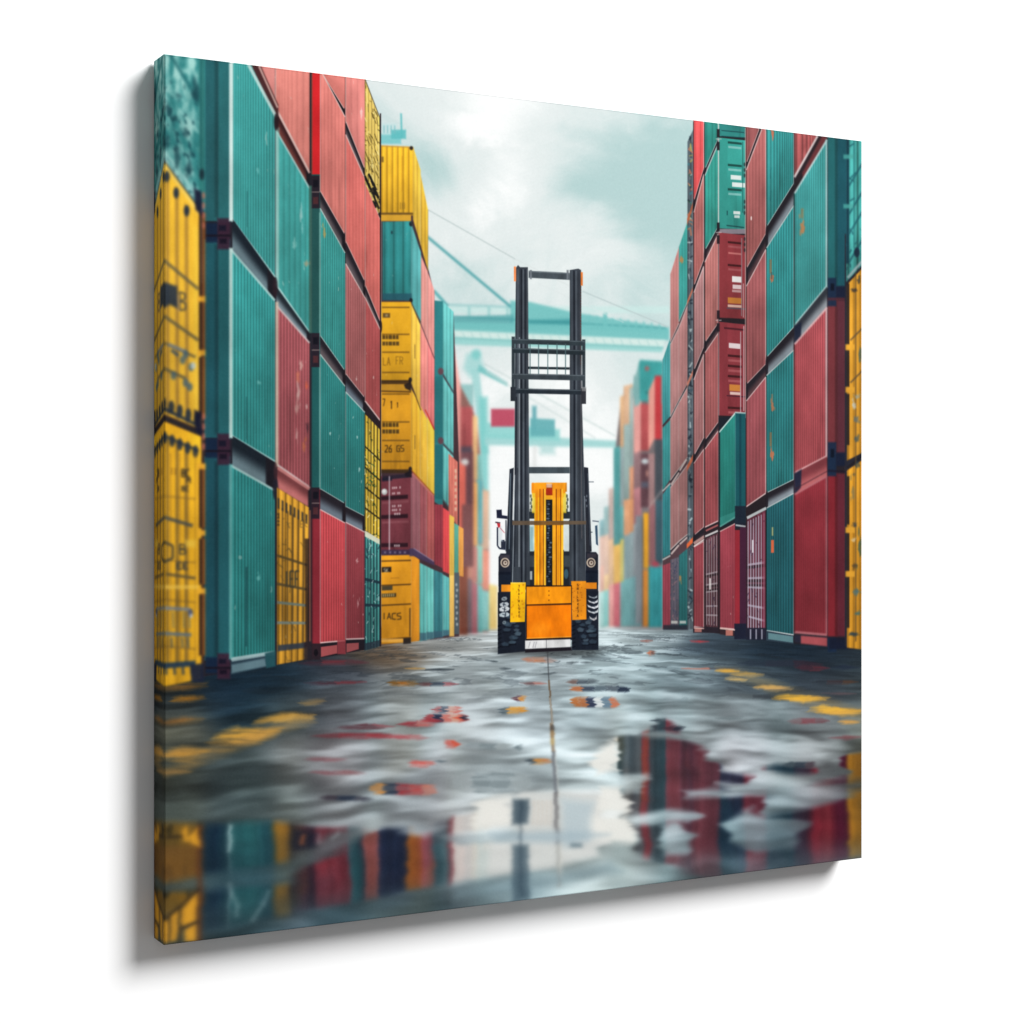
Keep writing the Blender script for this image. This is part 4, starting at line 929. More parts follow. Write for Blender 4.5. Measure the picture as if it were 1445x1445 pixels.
def paint_right_near(L):
    W = (226, 232, 230); D = (26, 34, 56)
    # nearest right stack side
    k0 = reg('printed_container', 'dull red ribbed container at the top of the nearest right stack')
    k1 = reg('printed_container', 'teal ribbed container with an orange tag in the nearest right stack')
    k2 = reg('printed_container', 'red ribbed container in the middle of the nearest right stack')
    k3 = reg('printed_container', 'crimson ribbed container at the foot of the nearest right stack')
    fill(L, [(1120, 180), (1196, 180), (1196, 914), (1120, 908)], (40, 34, 42), 1, .6)
    side(L, 1121, 1156, (150, 150), (250, 188), (186, 92, 92), k0, 8, .3, rail=4, light=W, lk=.8, post=0, spots=0)
    fill(L, [(1121, 254), (1164, 176), (1176, 176), (1121, 275)], (44, 34, 40), 1, .8); fill(L, [(1132, 244), (1162, 188), (1172, 186), (1134, 256)], (126, 56, 58), .8, 2)
    cells = [((273, 197), (460, 404), (62, 154, 152), k1, 15), ((486, 434), (668, 644), (172, 76, 82), k2, 15), ((698, 672), (892, 896), (142, 46, 56), k3, 17)]
    prev = None
    for top, bot, col, k, n in cells:
        if prev is not None:
            gap_band(L, 1121, 1167, prev, top, (140, 146, 152) if k == k2 else (176, 92, 94), 1.2, (50, 54, 62) if k == k2 else (120, 52, 58))
            fill(L, [(1121, prev[0]), (1131, prev[0] - 6), (1130, top[0] - 10), (1121, top[0])], D, .92, 1.4)
        side(L, 1121, 1167, top, bot, col, k, n, .32, rail=4.4, light=(236, 206, 204) if k != k1 else W, lk=.75 if k != k3 else .35, post=0, spots=0)
        line(L, (1121, top[0]), (1121, bot[0]), 4, mul(col, .55), .7, 1.4); line(L, (1166, top[1]), (1166, bot[1]), 4, mix(col, W, .6 if k != k3 else .25), .9, 1)
        prev = bot
    line(L, (1122, 690), (1167, 665), 1.6, (60, 30, 40), .8)
    rect(L, 1130, 294, 1134, 308, (140, 120, 80), .7, 1.2); smudge(L, 1132.5, 320, 3.6, 10, (226, 122, 60), .95, 1.2)
    fill(L, [(1121, 896), (1168, 900), (1168, 913), (1121, 906)], (40, 40, 58), 1, .8); fill(L, [(1130, 897), (1167, 900), (1167, 912), (1130, 908)], (174, 78, 82), .95, 1.2)
    # ends facing the viewer
    for k, y0, y1, c in ((k1, 180, 404, (34, 104, 108)), (k2, 424, 640, (122, 52, 58)), (k3, 668, 898, (134, 36, 46))):
        rect(L, 1168, y0, 1181, y1, c, 1, 1, k); rect(L, 1179, y0, 1195, y1, mix(c, (70, 38, 56), .5) if k != k1 else (26, 86, 98), 1, 2, k); rect(L, 1178, y0, 1182, y1, mul(c, .7), .7, 1.6)
    rect(L, 1192, 426, 1195, 900, (150, 84, 50), .7, 1)
    for y, h in ((412, 20), (648, 24), (910, 10)):
        rect(L, 1168, y - h, 1180, y + h, (24, 44, 72), .94, 1.4); rect(L, 1172, y - h * .6, 1177, y - h * .1, (10, 18, 34), .9, 1); rect(L, 1180, y - h * .4, 1200, y + h * .4, (22, 32, 58), .92, 1.8)
    rect(L, 1170, 900, 1208, 916, (22, 28, 50), .9, 1.6); line(L, (1168, 664), (1196, 666), 3, (30, 20, 40), .9, 1)
    rect(L, 1168, 420, 1194, 424, (90, 40, 50), .8, 1)
    # teal then yellow door ends at the right edge
    fill(L, [(1192, 330), (1230, 330), (1230, 916), (1192, 912)], (40, 40, 52), 1, .8)
    k = reg('printed_container', 'teal doored container at the upper right corner')
    Q = [(1194, 180), (1230, 180), (1230, 360), (1194, 398)]
    quad(L, Q, panel_ink((64, 156, 150), 3, .3, wear=.3), k); rect(L, 1194, 196, 1198, 372, (18, 56, 72), .95, 1.4)
    for y in (222, 290, 330, 262): line(L, (1198, y + 40), (1222, y), 4, (26, 84, 96), .8, 1.6)
    scrawl(L, Q, (28, 88, 98), 24, 61, 3, .7, .5); line(L, (1205, 190), (1205, 350), 3, (34, 104, 108), .7, 1.4)
    for y in (190, 218, 288): rect(L, 1190, y, 1204, y + 6, (70, 160, 152), .8, 1.4)
    disc(L, 1209, 356, 4, 7, (24, 40, 60), .9, 1.6); line(L, (1196, 392), (1224, 360), 5, (170, 184, 186), .8, 1.6)
    k = reg('printed_container', 'upper yellow doored container at the right edge')
    Q = [(1195, 402), (1230, 364), (1230, 632), (1195, 650)]
    quad(L, Q, panel_ink((226, 156, 40), 4, .22, wear=.15, spots=0), k); k = reg('printed_container', 'lower yellow doored container at the right edge')
    Q = [(1195, 668), (1230, 640), (1230, 918), (1206, 914)]
    quad(L, [(1195, 664), (1230, 640), (1230, 918), (1195, 914)], panel_ink((218, 148, 34), 4, .22, wear=.15, spots=0), k)
    line(L, (1196, 660), (1226, 636), 4, (34, 30, 36), .9, 1.2)
    for y0, y1 in ((400, 486), (494, 546), (556, 628), (672, 740), (752, 806), (814, 886)): rect(L, 1195, y0, 1198.5, y1, (36, 30, 36), .95, 1)
    for y in (486, 546, 744, 806): rect(L, 1193, y, 1206, y + 8, (238, 166, 44), .9, 1.4)
    line(L, (1207.5, 385), (1207.5, 905), 3, (92, 72, 44), .8, 1.2)
    for y in (480, 540): line(L, (1200, y), (1222, y - 22), 3, (90, 74, 56), .85, 1.2)
    for x, y, rx, ry, c in ((1204, 410, 4, 4, (36, 40, 56)), (1212, 396, 3, 6, (40, 48, 60)), (1214, 500, 3.5, 12, (50, 86, 96)), (1205, 572, 3, 6, (196, 206, 206)), (1210, 560, 4, 3, (150, 170, 176)), (1208, 592, 4, 6, (90, 110, 120)), (1209, 620, 4, 6, (60, 84, 96)),
                            (1210, 656, 4, 5, (44, 66, 80)), (1204, 695, 3, 10, (130, 120, 84)), (1206, 740, 4, 4, (60, 66, 70)), (1214, 772, 3.5, 14, (44, 84, 84)), (1204, 762, 3, 3, (226, 206, 170)), (1206, 798, 4, 3, (70, 60, 50)), (1208, 836, 5, 6, (70, 110, 120)), (1210, 866, 5, 3, (60, 110, 120)), (1204, 895, 9, 3, (30, 56, 80))):
        smudge(L, x, y, rx, ry, c, .9, 1.3)

def forklift(L):
    FORK[0] = len(REG)
    F = reg('printed_forklift', 'dark forklift with tall mast and yellow lift plate at the centre of the picture')
    K = (58, 64, 72); K2 = (40, 46, 54); K3 = (84, 92, 100); DK = (22, 26, 36)
    OR = (244, 150, 24); YO = (248, 178, 30)
    # cab guard behind, windows
    fill(L, [(719, 662), (725, 660), (722, 782), (714, 782)], (34, 40, 50), 1, .6, F); fill(L, [(824, 659), (830, 660), (835, 778), (826, 782)], (38, 42, 52), 1, .6, F)
    line(L, (720.5, 668), (718.5, 775), 1.3, (150, 170, 180), .7); line(L, (829.5, 668), (833, 770), 1.2, (110, 120, 130), .7)
    rect(L, 720, 776, 828, 832, (34, 40, 48), 1, .6, F); rect(L, 742, 722, 806, 732, (44, 52, 58), 1, .6, F)
    fill(L, [(722, 734), (744, 734), (744, 830), (722, 830)], (44, 50, 58), 1, .6, F); fill(L, [(803, 734), (828, 730), (832, 778), (826, 830), (803, 830)], (48, 50, 58), 1, .6, F)
    rect(L, 746, 742, 754, 778, (176, 206, 208), .95, .7); rect(L, 796, 742, 803, 778, (206, 216, 214), .95, .7); rect(L, 748, 744, 752, 776, (120, 160, 168), .6, 1)
    rect(L, 742, 784, 754, 800, (62, 70, 74), .9, 1); rect(L, 796, 784, 808, 800, (62, 70, 74), .9, 1); rect(L, 747, 806, 751, 818, (196, 206, 206), .8, .7); disc(L, 799, 810, 3, 7, (70, 110, 124), .8, 1)
    # mast rails
    ml = reg('mast_rail', None, F); mr = reg('mast_rail', None, F)
    fill(L, [(728, 378), (731, 374), (734, 377), (745, 377), (746, 560), (748, 830), (724, 830), (726, 660), (727, 480)], K, 1, .6, ml)
    fill(L, [(804, 381), (816, 379), (820, 381), (821, 560), (824, 660), (828, 830), (804, 830), (804, 560)], K, 1, .6, mr)
    for x0, x1, y0, y1, w, c, a in ((731, 730.5, 380, 660, 2.5, K3, .8), (735.5, 736, 380, 830, 2.2, DK, .95), (738.5, 739, 380, 830, 2.0, (96, 104, 112), .8), (741, 742, 380, 830, 1.6, DK, .9), (744.5, 746, 380, 780, 1.3, (100, 106, 114), .6),
                                    (733, 732.5, 476, 800, 2.2, (158, 166, 172), .75), (729, 726, 560, 800, 2.0, (34, 38, 48), .9), (726.5, 723, 670, 830, 1.3, (190, 200, 206), .7),
                                    (807, 807.5, 382, 830, 1.6, K3, .7), (810, 811, 382, 830, 2.2, DK, .95), (813, 814, 382, 830, 2.0, (92, 100, 108), .8), (816.5, 818, 382, 800, 1.6, (48, 52, 60), .9), (819.5, 821, 440, 760, 1.3, (120, 110, 110), .6), (825, 827, 700, 828, 1.3, (176, 184, 190), .7)):
        line(L, (x0, y0), (x1, y1), w, c, a)
    for q in range(28): rect(L, 818.6, 404 + q * 4, 820.4, 406 + q * 4, (90, 66, 60), .7, .6)
    fill(L, [(746, 382), (804, 385), (804, 395), (746, 392)], (70, 78, 84), 1, .6, reg('crossbar', None, F)); line(L, (746, 383), (804, 386), 1.4, (130, 140, 146), .7)
    for x in (749, 801): rect(L, x - 1.5, 381, x + 1.5, 394, (110, 116, 122), .9, .6)
    rl = reg('reflector', None, F); rr = reg('reflector', None, F)
    rect(L, 725.2, 376, 728.2, 397, (240, 140, 84), 1, .6, rl); rect(L, 819.6, 384, 822.4, 403, (236, 130, 60), 1, .6, rr)
    # carriage
    cg = reg('carriage', 'open guard frame with thin upright bars', F)
    rect(L, 722, 475, 726.5, 547, (52, 62, 68), 1, .6, cg); rect(L, 821.5, 479, 826, 550, (52, 60, 66), 1, .6, cg)
    for (y0, y1, h, c) in ((478, 481, 7, (50, 60, 66)), (491, 494, 7, (40, 50, 56)), (527, 529, 8, (58, 66, 72)), (548, 550, 7, (38, 46, 54))):
        fill(L, [(723, y0), (825, y1), (825, y1 + h), (723, y0 + h)], c, 1, .6, cg); line(L, (723, y0 + 1), (825, y1 + 1), 1.3, (120, 130, 136), .6)
    line(L, (745, 519), (804, 520), 4, (36, 46, 52), 1, .6, cg)
    for x in (748, 760, 773, 786, 798): line(L, (x, 485), (x, 528), 1.9, (84, 110, 114), .9, .6)
    rect(L, 720.5, 546, 728, 566, (44, 50, 58), 1, .6, cg); rect(L, 820, 548, 827, 570, (50, 52, 58), 1, .6, cg); rect(L, 821, 546, 827.5, 552, (150, 150, 150), .6, .7)
    fill(L, [(746, 659), (804, 659), (804, 668), (746, 668)], (66, 76, 82), 1, .6, reg('crossbar', None, F))
    # lift column
    lc = reg('lift_column', 'yellow and orange chain column in the middle of the mast', F)
    rect(L, 754, 690, 795, 830, YO, 1, .6, lc); fill(L, [(750, 682), (757, 681), (798, 681), (799, 692), (796, 702), (752, 702), (750, 694)], (240, 150, 30), 1, .6, lc)
    rect(L, 771, 684, 779.5, 700, (150, 60, 20), 1, .6); rect(L, 771, 682, 779, 688, (210, 180, 160), .8, .7); rect(L, 770, 690, 779, 698, (170, 44, 24), .9, .8); rect(L, 769, 699, 780, 705, (252, 176, 40), 1, .6)
    rect(L, 770.3, 705, 779.5, 828, (22, 26, 34), 1, .6)
    for x, w, c in ((757.5, 4, (232, 140, 24)), (762, 2.2, (150, 72, 16)), (764.5, 2.6, (226, 128, 26)), (766.8, 1.6, (120, 56, 18)), (769, 3, (250, 192, 60)), (782, 4, (240, 160, 40)), (785, 2.2, (140, 66, 16)), (788, 3, (236, 140, 28)), (791, 2.0, (160, 80, 20)), (793.6, 2.4, (252, 196, 60))):
        line(L, (x, 690), (x, 828), w, c, .9)
    rs = np.random.RandomState(2)
    for q in range(34): 
        y = 708 + q * 3.4; disc(L, 774.5 + rs.randn() * 1.2, y, 1.6 + rs.rand(), 1.3, (110, 124, 136) if q % 2 else (62, 72, 86), .8, .7)
    for x in (753, 797): rect(L, x - 2.2, 696, x + 2.2, 724, (236, 206, 60), .8, .8); 
    for x in (749, 800): 
        for q in range(5): disc(L, x + (q % 2), 700 + q * 5, 1.3, 2.6, (60, 66, 50), .8, .7)
    rect(L, 751, 681, 753, 692, (230, 130, 30), .9, .6); rect(L, 797.5, 681, 800, 694, (190, 120, 30), .9, .6)
    fill(L, [(723, 735), (827, 735), (827, 740), (723, 741)], (104, 88, 72), .95, .6, reg('crossbar', 'dull brown tie bar', F)); rect(L, 754, 736, 795, 741, (120, 84, 40), .9, .6)
    # fenders, lamps
    for s, (x0, x1, y0) in enumerate(((703.5, 721, 781), (826.5, 844, 779))):
        fill(L, [(x0 + 3, y0), (x1, y0), (x1, 838), (x0, 838), (x0, y0 + 5)] if s == 0 else [(x0, y0), (x1 - 3, y0), (x1, y0 + 4), (x1, 838), (x0, 838)], (34, 38, 50), 1, .7, F)
        rect(L, x0 + 2, y0 + 2, x1 - 2, y0 + 8, (72, 66, 74), .7, 1.2); rect(L, x0, y0 + 26, x1, y0 + 30, (18, 24, 38), .9, .8); rect(L, x0, y0 + 30, x1, y0 + 46, (24, 32, 46), .9, .8)
        cx = (712.7, 834)[s]; k = reg('headlight', None, F)
        disc(L, cx, 794, 6.4, 6.8, (206, 190, 170), 1, .7, k); disc(L, cx, 794, 4.8, 5.2, (74, 62, 60), 1, .7); disc(L, cx + .4, 794.4, 3, 3.2, (214, 200, 184), .95, .7); disc(L, cx + .6, 794, 1.3, 1.4, (90, 70, 60), .9, .7)
    # tyres
    for s, (x0, x1, y0, y1) in enumerate(((702.5, 742, 836, 923), (807, 844.5, 834, 917.5))):
        k = reg('tyre', None, F)
        yb0, yb1 = (y1, y1 - 4) if s == 0 else (y1, y1 - .5)
        fill(L, [(x0, y0), (x1, y0), (x1, yb1), (x0, yb0)], (26, 32, 44), 1, .7, k)
        rs = np.random.RandomState(20 + s)
        for q in range(15):                                              # chunky lugs, wet and bluish
            x = x0 + 3 + rs.rand() * (x1 - x0 - 14); y = 872 + (q % 8) * 5.2 + rs.randn() * 1.5; w = 7 + 6 * rs.rand(); h = 2.6 + 2.2 * rs.rand()
            fill(L, [(x, y), (x + w * .4, y - h * .7), (x + w, y - h * .1), (x + w * .8, y + h), (x + w * .2, y + h * .8)], (62, 80, 94) if q % 3 else (84, 102, 114), .62, 1.1)
            line(L, (x, y + h + .8), (x + w, y + h * .8 + .8), 1.6, (12, 16, 26), .8, .8)
        cxx = 711.5 if s == 0 else 837.5
        for q, (y, w, h, c) in enumerate(((845, 5, 3, (150, 160, 164)), (853, 8, 3.4, (206, 214, 218)), (859.5, 9, 4, (226, 232, 234)), (867.5, 9, 3.6, (196, 208, 212)), (878.5, 3.2, 2.6, (120, 134, 140))) if s == 0 else
                                     ((842.5, 7, 2.2, (176, 184, 188)), (849, 8, 2.8, (236, 238, 240)), (856, 9, 3.2, (240, 242, 244)), (863, 8.6, 3, (214, 220, 222)), (872.5, 6, 3.4, (196, 192, 192)))):
            if s == 0:
                P = [(cxx - w * .8, y - h * .2), (cxx - w * .3, y - h * .9), (cxx + w * .5, y - h), (cxx + w * .85, y - h * .3), (cxx + w * .7, y + h * .5), (cxx, y + h), (cxx - w * .7, y + h * .7)]
            else:
                P = [(cxx - w, y - h * .9), (cxx - w * .3, y + h * .1), (cxx + w * .5, y - h * .3), (cxx + w * .75, y - h * 1.2), (cxx + w * .75, y + h * .3), (cxx + w * .1, y + h), (cxx - w * .8, y + h * .2)]
            fill(L, P, c, .92, .8)
            line(L, (cxx - w * .3, y - h * .2), (cxx + w * .3, y + h * .2), 1.6, (50, 60, 72), .75, .7)
            if s == 0 and q in (1, 2, 3): line(L, (cxx - 1 + q, y - h * .8), (cxx - 2 + q, y + h), 1.8, (34, 42, 56), .8, .7)
        for q in range(6): line(L, (x0, 884 + q * 6), (x0 + 5, 882 + q * 6), 2, (12, 16, 26), .9, .7)
    # yellow bars, tabs, plates
    sb = reg('side_bar', None, F); rect(L, 707.5, 825, 721, 835, (232, 142, 34), 1, .6, sb)
    sb = reg('side_bar', None, F); rect(L, 827, 822, 842, 831, (222, 132, 30), 1, .6, sb)
    tb = reg('fork_tab', 'bright yellow upright tab with a column of dark marks', F); fill(L, [(720.5, 822), (742, 822), (740.5, 877.5), (720, 878)], (248, 186, 26), 1, .6, tb)
    tb = reg('fork_tab', 'amber upright tab with a column of dark marks', F); fill(L, [(806, 820), (827, 820), (827.5, 874), (807.5, 875)], (230, 142, 30), 1, .6, tb)
    rs = np.random.RandomState(9)
    for q in range(9):
        text(L, 731.5 + rs.randn() * .3, 826 + q * 5.2, 1.8, 3.2, '7SA1RLSKE'[q], (110, 74, 20), 1.1, .85); text(L, 814.5 + rs.randn() * .3, 824 + q * 5.4, 1.8, 3.2, 'SR1LSKE7A'[q], (80, 52, 24), 1.1, .85)
    for q in range(26): disc(L, 721 + rs.rand() * 19, 824 + rs.rand() * 52, .6 + .8 * rs.rand(), .7 + rs.rand(), (206, 130, 26), .6, .6); disc(L, 807 + rs.rand() * 19, 822 + rs.rand() * 50, .5 + .6 * rs.rand(), .7, (160, 84, 20), .6, .6)
    line(L, (721, 822.6), (741.5, 822.6), 1.5, (255, 220, 110), .8)
    fill(L, [(742, 826), (807, 826), (807, 903), (742, 905)], (30, 22, 24), 1, .6, F)
    pl = reg('lift_plate', 'plain orange plate under a lighter yellow upper strip', F)
    fill(L, [(743, 828), (806, 827.5), (806, 851), (743, 853)], (244, 148, 20), 1, .6, pl); fill(L, [(743.5, 855), (806, 853.5), (806, 899), (743.5, 901.5)], (228, 120, 12), 1, .6, pl)
    P = pts([(743.5, 855), (806, 853.5), (806, 899), (743.5, 901.5)])
    fillN(L, P, None, .8, .6, None, lambda X, Y: C((230, 120, 10)) * (0.93 + .16 * fbm(X / 40.0 + 0 * Y, Y / 40.0 + 0 * X, 4, 33))[..., None])
    disc(L, 762, 888, 12, 8, (248, 150, 34), .45, 7)
    for y in (834, 840, 847): disc(L, 774.6, y, .9, 1.1, (120, 70, 16), .9, .6)
    line(L, (743, 854), (806, 852.5), 1.6, (110, 56, 14), .9); line(L, (743, 900.8), (806, 898.5), 1.4, (250, 190, 90), .6)
    fill(L, [(741, 904), (805, 902), (805, 913), (741, 916)], (214, 214, 214), 1, .6, F); line(L, (771, 903), (771, 915), 1.0, (70, 70, 76), .8)
    for x in (746, 752, 755): line(L, (x + 2, 906), (x, 914), 1.4, (130, 130, 136), .7, .8)
    fill(L, [(741, 916), (806, 913), (807, 918), (741, 921)], (30, 26, 34), 1, .6, F)
    # mirrors
    m1 = reg('mirror', 'left mirror on a bent bracket', F)
    fill(L, [(700.5, 719.5), (708, 719), (708.5, 727), (716, 728), (716, 732.5), (701, 731)], (30, 34, 54), 1, .6, m1)
    for p, q in (((702, 744), (702, 770)), ((702, 770), (705, 774)), ((705, 774), (713, 775)), ((712, 764), (712, 775)), ((707, 763), (712, 763))): line(L, p, q, 2.6, (34, 42, 62), .95, .6, m1)
    rect(L, 703.5, 742, 709, 770, (214, 224, 228), .6, .8); rect(L, 707, 764, 713, 774, (36, 42, 58), .95, .7, m1)
    line(L, (699, 737), (706, 738), 2.2, (60, 36, 50), .95); fill(L, [(701, 738), (706, 739), (706, 743), (703, 745)], (200, 40, 50), .95, .6); line(L, (705, 744), (712, 752), 1.3, (206, 110, 120), .9)
    line(L, (714, 734), (714, 778), 2.2, (40, 48, 60), .9)
    m2 = reg('mirror', 'right mirror, a thin dark blue bar', F)
    fill(L, [(839.5, 742), (843, 741), (844, 770), (841, 768)], (58, 84, 108), .95, .6, m2); line(L, (836, 735), (845, 736), 2, (90, 100, 116), .9); line(L, (830, 680), (838, 680), 1.5, (90, 100, 110), .9); line(L, (831, 751), (836, 751), 1.6, (60, 70, 80), .9)
    for x, y in ((828, 700), (827, 706), (828, 714)): disc(L, x, y, .8, 2, (130, 140, 150), .7, .6)

BASE = [(217, 968), (285, 956), (325, 951), (388, 939), (452, 927), (537, 911), (613, 899), (697, 889), (703, 922), (844, 918), (850, 886), (935, 886), (1014, 893), (1080, 903), (1168, 914), (1230, 918)]
GROUND = [
    (240, 985, 46, 52, 54), (320, 975, 26, 46, 60), (400, 958, 32, 52, 66), (480, 945, 62, 66, 74), (545, 925, 104, 84, 66), (620, 908, 148, 146, 142), (690, 894, 190, 192, 190), (870, 890, 196, 206, 206), (930, 894, 140, 150, 152), (1010, 906, 66, 78, 88), (1090, 922, 34, 48, 60), (1160, 932, 34, 46, 58), (1205, 938, 60, 70, 76),
    (470, 975, 100, 106, 110), (560, 965, 128, 130, 130), (650, 950, 165, 170, 170), (740, 945, 168, 176, 178), (880, 940, 172, 186, 188), (960, 948, 130, 144, 148), (1050, 950, 92, 104, 110), (1130, 958, 66, 76, 84), (1200, 962, 78, 86, 90),
    (250, 1020, 84, 84, 76), (330, 1000, 34, 54, 68), (400, 1005, 70, 82, 86), (480, 1000, 104, 110, 113), (560, 1010, 146, 150, 150), (650, 1030, 170, 175, 176), (740, 1020, 184, 192, 195), (840, 1010, 178, 190, 192), (940, 1010, 164, 177, 179), (1040, 1010, 144, 154, 155), (1120, 1015, 128, 136, 136), (1200, 1030, 104, 110, 108),
    (250, 1080, 60, 66, 64), (340, 1085, 74, 80, 80), (430, 1070, 128, 130, 131), (520, 1080, 156, 158, 159), (620, 1080, 158, 164, 165), (720, 1090, 178, 186, 187), (840, 1080, 196, 206, 206), (960, 1050, 164, 172, 172), (1050, 1070, 170, 172, 174), (1140, 1080, 136, 141, 140), (1210, 1090, 92, 98, 98),
    (250, 1140, 60, 68, 68), (340, 1135, 70, 77, 77), (440, 1140, 116, 124, 124), (520, 1140, 146, 152, 153), (600, 1145, 168, 174, 175), (700, 1140, 222, 224, 222), (850, 1140, 208, 215, 213), (1000, 1150, 150, 166, 170), (1100, 1130, 140, 148, 150), (1200, 1150, 116, 126, 128),
    (250, 1240, 64, 74, 76), (340, 1235, 50, 74, 82), (450, 1215, 72, 80, 82), (600, 1220, 120, 134, 140), (700, 1200, 176, 190, 192), (850, 1200, 205, 211, 206), (950, 1190, 150, 168, 170), (1050, 1180, 150, 166, 170), (1150, 1190, 96, 106, 112),
    (240, 1310, 54, 64, 66), (350, 1300, 66, 86, 94), (450, 1275, 74, 92, 100), (560, 1265, 84, 104, 112), (700, 1245, 132, 150, 154), (850, 1225, 178, 190, 188), (1000, 1215, 124, 146, 150), (1120, 1205, 74, 88, 96), (1210, 1200, 78, 84, 84)]

def ground_layer(X, Y, up):
    """wet pavement: broad tone of the wet surface, streaks, puddles that mirror the picture above"""
    # broad tone by normalised gaussian weights
    st = 4
    x = X[::st, ::st]; y = Y[::st, ::st]
    acc = np.zeros(x.shape + (3,), np.float32); ws = np.zeros(x.shape, np.float32)
    for (px, py, r, g, b) in GROUND:
        sx = 42 + (py - 880) * .05; sy = 14 + (py - 880) * .075
        w = np.exp(-((x - px) / sx) ** 2 - ((y - py) / sy) ** 2) + 1e-7
        acc += w[..., None] * C((r, g, b)); ws += w
    tone = acc / ws[..., None]
    tone = np.repeat(np.repeat(tone, st, 0), st, 1)[:N, :N]
    tone = blur(tone, 3)
    dep = np.clip(Y - 868, 6, None)                      # distance below the horizon
    gx = (X - 772) / dep * 9.0; gz = 2600.0 / dep
    gz2 = 13.0 * np.log(dep / 20.0) + (X - 772) / 300.0 * .5
    gx2 = (X - 772) / (dep + 60) * 10.0
    warp = fbm(gx * .5, gz * .5, 3, 201) - .5
    n1 = blur1(fbm(gx2 * .34 + warp * .8, gz2 * 1.15 + warp * 2.2, 3, 202, .45), 7, 1)
    n2 = blur1(fbm(gx2 * .6 + warp, gz2 * 3.0 + warp * 3.0, 3, 203, .5), 6, 1)
    n3 = fbm(gx2 * .22 + warp * .8 + 5, gz2 * .62 + warp * 1.6, 4, 204, .5)
    near = sstep(905, 1040, Y); farw = 1 - sstep(930, 1010, Y)
    amp = .24 * near + .24
    k = 1.03 + amp * (.66 * np.tanh((n1 - .5) * 4.5) + (n2 - .5) * .9)
    g = tone * k[..., None]
    wet = (sstep(.52, .66, n3) * sstep(925, 1000, Y) * .26)[..., None]           # darker wet pools with crisp rims
    g = g * (1 - wet) + (g * .42 + C((24, 36, 48)) * .22) * wet
    rim = (np.exp(-((n3 - .50) / .018) ** 2) * sstep(940, 1010, Y) * .09)[..., None]
    g = g * (1 - rim) + C((214, 222, 224)) * rim
    hi = sstep(.54, .74, n1)[..., None] * .30 * sstep(80/255., 150/255., tone[..., :1])  # highlight streaks painted into the printed wet ground
    g = g * (1 - hi) + C((232, 238, 240)) * hi
    silk = (sstep(925, 985, Y) * .8)[..., None]                                      # wet film smooths the grain
    g = (g * (1 - silk) + blur(np.clip(g, 0, 1).astype(np.float32), 9, 1.0) * silk) * C((246, 254, 258))
    # fine dark cracks of the rough part near the forklift
    cr = fbm(X / 30.0 + warp * 2, Y / 4.4 + warp * 2, 2, 205)
    cm = (sstep(.58, .80, cr) * farw * sstep(888, 900, Y) * .42)[..., None]
    g = g * (1 - cm) + C((46, 54, 62)) * cm
    # mirrored picture
    bx = np.array([b[0] for b in BASE], np.float32); by = np.array([b[1] for b in BASE], np.float32)
    base = np.interp(X[0], bx, by)[None, :].astype(np.float32)
    rip = (fbm(X / 34.0, Y / 10.0, 3, 210) - .5)
    slow = (fbm(X / 70.0, Y / 60.0, 2, 212) - .5)
    xs = X + (rip * 7 + slow * 12) * sstep(920, 1150, Y)
    ys = base - (Y - base) * .66 + (fbm(X / 40.0, Y / 7.0, 3, 211) - .5) * 14
    xx = xs - 722.0
    s = F_OB * (490.0 + xx) / (COS_OB * F_OB - SIN_OB * xx) / SIDE * N
    hh = 629.0 - (xs - 232.0) * 123.0 / 985.0
    t = (0.5 + (ys - 705.0) / (2.0 * hh)) * N
    si = np.clip(s, 0, N - 1).astype(np.int32); ti = np.clip(t, 0, N - 1).astype(np.int32)
    src = blur(up, 2.0, 5.0)
    ref = src[ti, si]
    # saturate dark wet reflection
    lum = ref.mean(-1, keepdims=True)
    ref = np.clip(ref * (.62 + .42 * lum) + (ref - lum) * .12, 0, 1)
    ref = ref * .80 + C((70, 86, 98)) * .17
    bars = [(200, 150, 100, 30), (262, 206, 140, 30), (282, 120, 80, 30), (288, 30, 60, 80), (305, 26, 48, 72), (322, 40, 80, 92), (325, 170, 200, 200), (328, 52, 116, 120), (360, 60, 134, 134), (385, 40, 84, 96), (391, 206, 144, 40), (405, 190, 130, 44), (412, 50, 44, 50), (432, 90, 40, 52), (444, 60, 34, 46), (448, 150, 56, 66), (490, 140, 50, 60), (493, 60, 110, 118), (508, 50, 90, 100), (512, 40, 50, 66), (517, 180, 92, 96), (534, 170, 90, 96), (538, 30, 48, 76), (572, 26, 46, 74), (578, 206, 120, 40), (594, 190, 100, 50), (598, 190, 100, 110), (612, 160, 100, 110), (616, 80, 110, 120), (634, 100, 120, 128), (640, 150, 80, 90), (645, 225, 225, 218), (870, 230, 230, 224), (874, 70, 84, 90), (885, 116, 126, 130), (890, 80, 92, 98), (904, 110, 116, 118), (906, 160, 70, 76), (914, 150, 64, 70), (918, 70, 88, 94), (938, 60, 78, 86), (941, 150, 70, 80), (957, 140, 70, 80), (960, 110, 60, 72), (975, 96, 52, 64), (990, 130, 66, 76), (1014, 110, 60, 72), (1018, 40, 56, 80), (1046, 36, 46, 68), (1052, 120, 44, 56), (1078, 110, 44, 56), (1084, 40, 60, 74), (1118, 36, 56, 70), (1140, 50, 36, 52), (1150, 140, 40, 54), (1168, 150, 50, 60), (1180, 104, 28, 52), (1192, 90, 26, 50), (1198, 190, 130, 40), (1217, 160, 110, 40)]
    bxs = np.array([b[0] for b in bars], np.float32)
    xb = X + (slow * 16 + rip * 3.0) * sstep(1100, 1200, Y) + rip * 2
